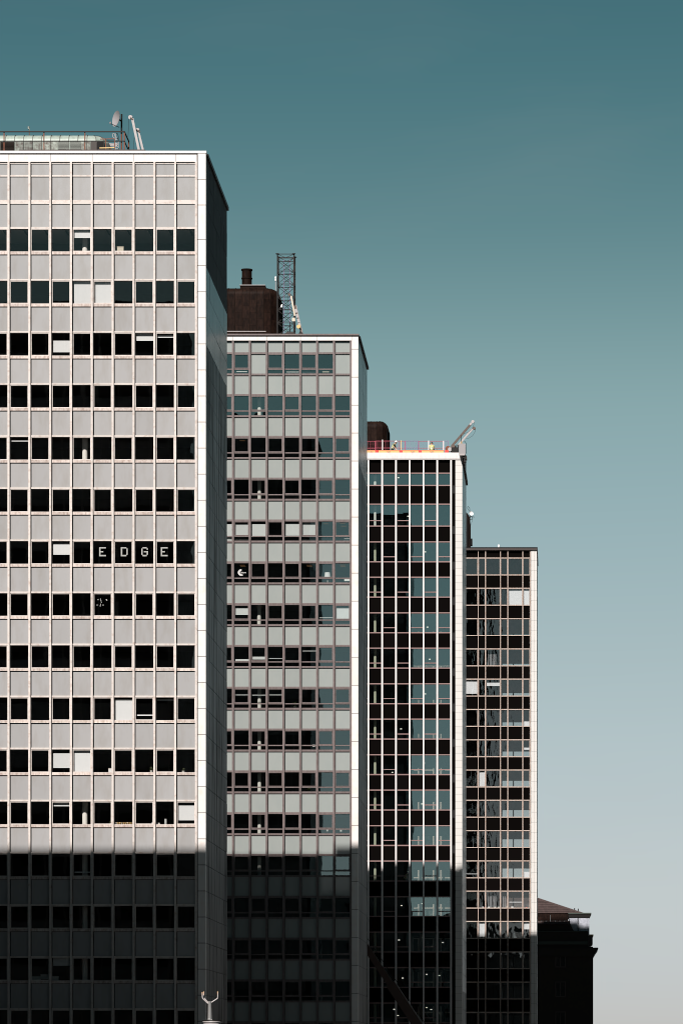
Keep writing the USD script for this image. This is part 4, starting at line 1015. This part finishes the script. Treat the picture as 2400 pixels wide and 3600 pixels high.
    MB().tube([P(1666, 1484), P(1664, 1496), P(1658, 1508), P(1645, 1520), P(1630, 1524)], .014, 5).build('cable', 'black_metal', R)
    MB().tube([P(1670, 1510), P(1668, 1520), P(1660, 1532), P(1648, 1540), P(1638, 1541)], .014, 5).build('cable', 'black_metal', R)
    MB().box(P(1586, 0)[0], P(1611, 0)[0], -.3, 1.3, .12, P(0, 1574)[2]).build('chassis', 'black_metal', R)
    MB().lathe([(0, -.3), (.2, -.3), (.2, .3), (0, .3)], P(1584, 1581, .1), 18, (.3, 1, 0)).build('drum', 'galv', R, smooth=40)
    MB().lathe([(0, -.2), (.26, -.2), (.26, .2), (0, .2)], P(1576, 1578, .9), 18, (.3, 1, 0)).build('drum', 'rust', R, smooth=40)
    MB().lathe([(0, -.2), (.2, -.2), (.2, .2), (0, .2)], P(1593, 1570, .0), 16, (.2, 1, 0)).build('hub', 'rusty_arm', R, smooth=40)
    for px in (1602, 1608): MB().bar(P(px, 1592), P(px + 3, 1563), .1).build('strut', 'black_metal', R)
    for x in (-.3, .25): MB().lathe([(0, -.05), (.13, -.05), (.13, .05), (0, .05)], (x, -.32, .13), 12, (0, 1, 0)).build('wheel', 'tyre', R)
    # gondola
    d = T3.y - .9; o = W(1625, 1601, d); P = lambda px, py, dy=0: W(px, py, d + dy) - o
    R = thing('gondola', o, 'pale grey facade gondola hanging at the corner of the black tower', 'gondola')
    from shapely.geometry import box as sbox
    def rbox(x0, x1, z0, z1, r, y0, y1):
        return MB().prism(list(sbox(x0 + r, z0 + r, x1 - r, z1 - r).buffer(r, 4).exterior.coords)[:-1], y0, y1)
    rbox(P(1613, 0)[0], P(1636, 0)[0], P(0, 1600)[2], P(0, 1561)[2], .1, -.3, .4).build('tub', 'dish', R)
    rbox(P(1614.5, 0)[0], P(1634, 0)[0], P(0, 1602.5)[2], P(0, 1597)[2], .06, -.34, .44).build('bumper', 'galv', R)
    MB().prism([(P(1618, 0)[0], P(0, 1602)[2]), (P(1640, 0)[0], P(0, 1602)[2]), (P(1641, 0)[0], P(0, 1616)[2]), (P(1637, 0)[0], P(0, 1616)[2])], -.2, .5).build('underside', 'black_metal', R)
    MB().box(P(1629, 0)[0], P(1638.5, 0)[0], -.2, .4, P(0, 1625.5)[2], P(0, 1617)[2]).build('roller', 'black_metal', R)
    MB().tube([P(1635, 1598), P(1638.5, 1590), P(1638.5, 1560), P(1634, 1552), P(1631, 1553)], .025, 6).build('hand_rail', 'black_metal', R)
    MB().tube([P(1620, 1561), P(1621, 1530)], .03, 6).build('hanger', 'black_metal', R); MB().lathe([(0, 0), (.06, 0), (.04, .25), (0, .3)], P(1622, 1562), 10).build('lifting_eye', 'gold_trim', R)
roof3()

def roof4():
    d = T4.y + 5.0; o = W(1651, 1926, d); P = lambda px, py, dy=0: W(px, py, d + dy) - o
    R = thing('antenna_pole', o, 'thin pole with loop antenna and small white dish beside the farthest penthouse', 'antenna')
    MB().tube([(0, 0, -.3), P(1651, 1800)], .05).build('pole', 'black_metal', R)
    MB().tube([P(1651, 1800), P(1650, 1785), P(1644, 1780), P(1642.5, 1787), P(1649, 1797)], .022, 6).build('loop', 'black_metal', R)
    c = P(1655.5, 1805.3, -.4)
    MB().lathe([(0, -.04), (.12, -.03), (.22, .03), (.24, .05), (.2, .02), (0, -.07)], c, 22, (.3, -1, .15)).build('dish', 'white', R, smooth=40)
    MB().bar(P(1651, 1815), P(1667, 1818), .05).build('arm', 'black_metal', R)
    MB().tube([P(1656 + 4.5 * math.cos(t), 1822 + 5.5 * math.sin(t)) for t in np.linspace(0, 6.28, 12)], .03, 5).build('ring', 'black_metal', R)
    MB().tube([P(1660, 1828), P(1653, 1850), P(1652, 1880)], .015, 5).build('cable', 'black_metal', R)
roof4()

# ------------------------------------------------------------------ things behind the panes
def inside(T, px, py, dy): return W(px, py, T.y + dy)
def item(T, name, label, cat, x0, x1, y0, y1, m, dy=.3, depth=.2, group=None):
    """A small box shaped thing with a bevelled lid, standing behind a pane."""
    o = inside(T, (x0 + x1) / 2, y1, dy); w = (x1 - x0) * (T.y + dy) / F; h = (y1 - y0) * (T.y + dy) / F
    R = thing(name, o, label, cat, group)
    MB().box(-w / 2, w / 2, 0, depth, 0, h * .85).build('body', m, R); MB().box(-w * .52, w * .52, -.01, depth + .01, h * .85, h).build('lid', m, R)
def plant(T, label, px, py0, py1, wpx, dy=.35, pot='pot'):
    o = inside(T, px, py1, dy); k = (T.y + dy) / F; h = (py1 - py0) * k; w = wpx * k
    R = thing('potted_plant', o, label, 'plant')
    MB().lathe([(0, 0), (w * .2, 0), (w * .28, h * .3), (w * .24, h * .3), (w * .2, h * .27), (0, h * .27)], (0, 0, 0), 12).build('pot', pot, R)
    r = random.Random(int(px)); b = MB()
    for _ in range(26):
        a, e = r.uniform(0, 6.28), r.uniform(.2, 1.3); L = h * r.uniform(.35, .7); d = np.array((math.cos(a) * math.cos(e) * w / h, math.sin(a) * math.cos(e) * w / h, math.sin(e)))
        p0 = np.array((0, 0, h * .28)); p1 = p0 + d * L; s = np.cross(d, (0, 0, 1)); s = s / max(np.linalg.norm(s), 1e-6) * .03
        b.add([p0 + d * L * .3, p0 + d * L * .7 + s, p1, p0 + d * L * .7 - s], [(0, 1, 2, 3)])
    b.build('leaves', 'leaf', R)
plant(T1, 'bushy green plant on the sill, third window from the right, eleventh row', 532, 2692, 2717, 20)
plant(T1, 'spreading green plant on the sill of the rightmost window, eleventh row', 645, 2697, 2717, 22)
plant(T1, 'small plant in a white pot left of the plush figures', 389, 2880, 2902, 12, pot='white')
plant(T2, 'leafy plant in a white pot behind the lower panes, middle of the ninth row', 1037, 2461, 2493, 22)
plant(T2, 'round pale plant in a glassy pot at the right end, eleventh row', 1199, 2755, 2790, 17)
plant(T2, 'dark plant in a white pot, third window from the right, eleventh row', 1085, 2762, 2790, 16)
item(T1, 'storage_box', 'cream cardboard box on the sill under the top row of windows', 'box', 408, 434, 866, 884, 'cream_box')
item(T1, 'storage_box', 'white box standing left of a plant, eleventh row', 'box', 381, 393, 2702, 2717, 'white')
item(T1, 'storage_box', 'pale pot box beside the window post, twelfth row', 'box', 533, 540, 2893, 2902, 'white')
item(T1, 'storage_box', 'low pale tray on the sill, second window from the right, twelfth row', 'box', 550, 561, 2894, 2902, 'white')
item(T1, 'display_stand', 'narrow pale stand in the second window from the right, twelfth row', 'stand', 578, 585, 2880, 2902, 'pale_inner')
item(T1, 'display_screen', 'dim desk screen low in the shaded windows on the left', 'screen', 143, 170, 3427, 3443, 'pale_inner', .6)
item(T1, 'low_screen', 'dim low desk panel left of the shaded desk screen', 'desk', 112, 143, 3434, 3450, 'pale_inner', .5)
item(T1, 'low_screen', 'dim low desk panel right of the shaded desk screen', 'desk', 184, 206, 3434, 3450, 'pale_inner', .5)
item(T2, 'storage_box', 'white box in the bottom right corner beside the table lamp', 'box', 1210, 1230, 2033, 2050, 'white')
item(T2, 'paper_pile', 'white papers behind the lower pane of the top row, left', 'papers', 824, 868, 1304, 1311, 'white')
item(T2, 'paper_pile', 'long white papers behind the lower pane of the top row, middle', 'papers', 1005, 1050, 1306, 1311, 'white')
item(T2, 'paper_pile', 'long white papers one window right of the middle, top row', 'papers', 1062, 1108, 1307, 1311, 'white')
item(T2, 'paper_pile', 'cream papers in the rightmost window of the top row', 'papers', 1133, 1156, 1305, 1311, 'cream_box')
item(T2, 'paper_pile', 'white printer and papers at the right end, row of drawn blinds', 'printer', 1210, 1229, 1893, 1901, 'white')
item(T2, 'paper_pile', 'white papers under the leftmost blinds, fifth row', 'papers', 826, 875, 1896, 1901, 'white')
item(T2, 'paper_pile', 'white papers under the two crumpled blinds, fifth row', 'papers', 1065, 1112, 1897, 1902, 'white')
item(T2, 'paper_pile', 'white papers in the rightmost window under the full blind', 'papers', 1184, 1230, 2190, 2196, 'white')
item(T2, 'paper_pile', 'long white papers left of centre, seventh row', 'papers', 944, 994, 2193, 2197, 'white')
item(T2, 'desk_monitor', 'small white box behind the pane, third from the right, tenth row', 'box', 1098, 1107, 2619, 2626, 'white')
item(T2, 'candle_holder', 'short white cylinder at the right end, tenth row', 'ornament', 1196, 1202, 2634, 2641, 'white')
item(T2, 'bottle_stand', 'slim pale stand in the second window from the right, twelfth row', 'stand', 1147, 1153, 2916, 2938, 'pale_inner')
item(T2, 'bottle_stand', 'slim pale stand in the rightmost window, twelfth row', 'stand', 1195, 1201, 2915, 2938, 'pale_inner')
item(T2, 'mug', 'white mug at the left, eleventh row', 'mug', 854, 860, 2785, 2790, 'white')
item(T2, 'mug', 'smaller white mug further left, eleventh row', 'mug', 837, 843, 2786, 2790, 'white')
o = inside(T2, 1151, 2050, .6); k = (T2.y + .6) / F
R = thing('table_lamp', o, 'white table lamp with drum shade on a thin stem, second window from the right', 'lamp')
MB().lathe([(0, 0), (.12, 0), (.12, .02), (.02, .04), (.016, 22 * k), (0, 22 * k)], (0, 0, 0), 14).build('stem', 'white', R)
MB().lathe([(11.5 * k, 20 * k), (9.5 * k, 37 * k), (9.3 * k, 37 * k), (11.2 * k, 20 * k)], (0, 0, 0), 22).build('shade', 'blind', R, smooth=40)
for i in range(9):
    px = 408.5 + i * 6.6
    o = inside(T1, px, 2902.5, .22)
    R = thing('plush_figure', o, 'small plush figure on the window sill, %s in the row of nine' % ('leftmost', 'second', 'third', 'fourth', 'middle', 'sixth', 'seventh', 'eighth', 'rightmost')[i], 'toy', 'plush figures on the window sill')
    s = .9 + .2 * rng.random()
    MB().lathe([(0, 0), (.05 * s, .01), (.055 * s, .05), (.03 * s, .09 * s), (0, .1 * s)], (0, 0, 0), 10).build('torso', ('white', 'toy_gold', 'toy_gold', 'toy_blue', 'white')[i % 5], R, smooth=60)
    h = trimesh.creation.icosphere(2, .05 * s); hd_ = MB().mesh(h, (0, -.01, .14 * s)).build('head', 'toy_gold' if i % 3 else 'cream_box', R, smooth=60)
    for sd in (-1, 1): MB().mesh(trimesh.creation.icosphere(1, .018), (.035 * sd, 0, .185 * s)).build('ear', 'toy_gold', hd_)
for px, w, h, m, tx in ((1697, 4, 7, 'white', 'white bottle at the left end'), (1704, 5, 5, 'red', 'red jar beside the left post'), (1718, 8, 6, 'white', 'white bowl under the curtain'), (1740, 5, 6, 'pot', 'pale pot in the middle'), (1752, 4, 6, 'white', 'white cup right of the pot'),
                        (1782, 5, 9, 'cream_box', 'orange carton in the narrow window'), (1800, 8, 7, 'white', 'white figurine in the wide window'), (1850, 5, 5, 'red', 'red jar at the right end')):
    item(T4, 'sill_ornament', tx + ', lowest sunlit ornament row of the farthest tower', 'ornament', px - w / 2, px + w / 2, 3195 - h, 3195, m, .25, .12)
o = W(1421, 3120, T3.y + .5); o[2] = T3.Z(3030.5 + 66.4) + .14 - .78
person(o, -.15, .5, 'worker in white helmet and yellow vest leaning behind a pane of the black tower', 'helmet_white', 0, 'hivis')

# ------------------------------------------------------------------ mobile crane between the second and third tower, mostly below the picture
def crane():
    d = 352.0; k = d / F
    top, low = W(1240, 3262, d), W(1465, 3602, d)
    dirn = (low - top) / np.linalg.norm(low - top)
    foot = low + dirn * ((low[2] - 2.4) / -dirn[2])
    o = np.array((foot[0], d, 0.0)); q = lambda p: np.asarray(p) - o
    R = thing('mobile_crane', o, 'dark orange telescopic crane boom rising left at the foot of the black tower', 'crane')
    a, b = q(top - dirn * 3), q(foot); mid = a * .6 + b * .4
    MB().bar(b, mid, .85, .8, up=(0, 1, 0)).build('boom', 'orange_steel', R); MB().bar(mid, a, .6, .6, up=(0, 1, 0)).build('boom_extension', 'orange_steel', R)
    n = np.array((-dirn[2], 0, dirn[0])); n = n if n[2] > 0 else -n
    MB().bar(b + n * .45, mid + n * .45, .06, .5, up=(0, 1, 0)).build('boom_edge', 'galv', R)
    MB().tube([b + n * .75, a + n * .5], .03, 6).build('cable', 'black_metal', R)
    MB().bar(b + np.array((-1.6, 0, -.9)), (b * .7 + mid * .3) - n * .4, .25).build('ram', 'galv', R)
    MB().box(-3.2, 3.4, -1.2, 1.2, .9, 1.6).build('chassis', 'orange_steel', R); MB().box(-1.0, 1.4, -1.1, 1.1, 1.6, 2.3).build('turret', 'orange_steel', R)
    cb = MB().box(2.2, 3.6, -1.2, 0, 1.6, 2.9).build('cab', 'orange_steel', R); MB().box(2.4, 3.4, -1.215, -1.2, 2.1, 2.8).build('cab_window', 'black_panel', cb)
    for x in (-2.4, -1.1, 2.4):
        for y in (-1.15, 1.15): w = MB().lathe([(0, -.17), (.55, -.17), (.6, -.1), (.6, .1), (.55, .17), (0, .17)], (x, y, .6), 18, (0, 1, 0)).build('wheel', 'tyre', R); MB().lathe([(0, -.19), (.28, -.19), (.28, .19), (0, .19)], (x, y, .6), 12, (0, 1, 0)).build('rim', 'galv', w)
crane()

# ------------------------------------------------------------------ three pronged wind sensor on a round mount, close to the viewer
def sensor():
    d = 118.0; k = d / F; o = W(741, 3588, d); zg = o[2]
    P = lambda px, py, dy=0: W(px, py, d + dy) - o
    R = thing('wind_sensor', o, 'slim steel wind sensor with three upturned prongs on a round mount, bottom edge', 'wind sensor')
    MB().lathe([(0, 0), (9 * k, 0), (9 * k, 5 * k), (8 * k, 7 * k), (6 * k, 66 * k), (0, 66 * k)], (-4 * k, 0, 0), 20).build('stem', 'steel', R, smooth=40)
    MB().mesh(trimesh.creation.icosphere(2, 4 * k), P(733, 3527)).build('knob', 'galv', R, smooth=60)
    for pts, dy in ((((731, 3530), (712.5, 3512), (711, 3505), (711, 3492)), -.03), (((733, 3527), (718, 3512), (715.5, 3505), (716.3, 3490)), .1), (((741, 3527), (764.5, 3512), (765.5, 3506), (765.3, 3490)), 0)):
        pr = MB().tube([P(*p, dy) for p in pts], 2.0 * k, 8).build('prong', 'galv', R, smooth=40)
        e = P(*pts[-1], dy); MB().lathe([(0, -9 * k), (1.9 * k, -9 * k), (2.0 * k, 2 * k), (0, 3 * k)], e, 10).build('tip', 'copper_tip', pr, smooth=40)
    MB().lathe([(0, -3 * k), (35 * k, -3 * k), (35.5 * k, -1.5 * k), (35 * k, 0), (0, 0)], (5 * k, 0, 0), 32).build('flange', 'black_metal', R, smooth=30)
    MB().lathe([(0, -10 * k), (32 * k, -10 * k), (34 * k, -7 * k), (33 * k, -3.2 * k), (0, -3.2 * k)], (5 * k, 0, 0), 32).build('collar', 'galv', R, smooth=30)
    MB().lathe([(0, -zg), (31 * k, -zg), (31 * k, -12 * k), (28 * k, -10.2 * k), (0, -10.2 * k)], (5 * k, 0, 0), 32).build('mount', 'galv', R, smooth=30)
    MB().lathe([(0, 0), (2 * k, 0), (1.5 * k, 3 * k), (0, 3.5 * k)], (5 * k, -.25, 0), 10).build('bolt', 'galv', R)
sensor()
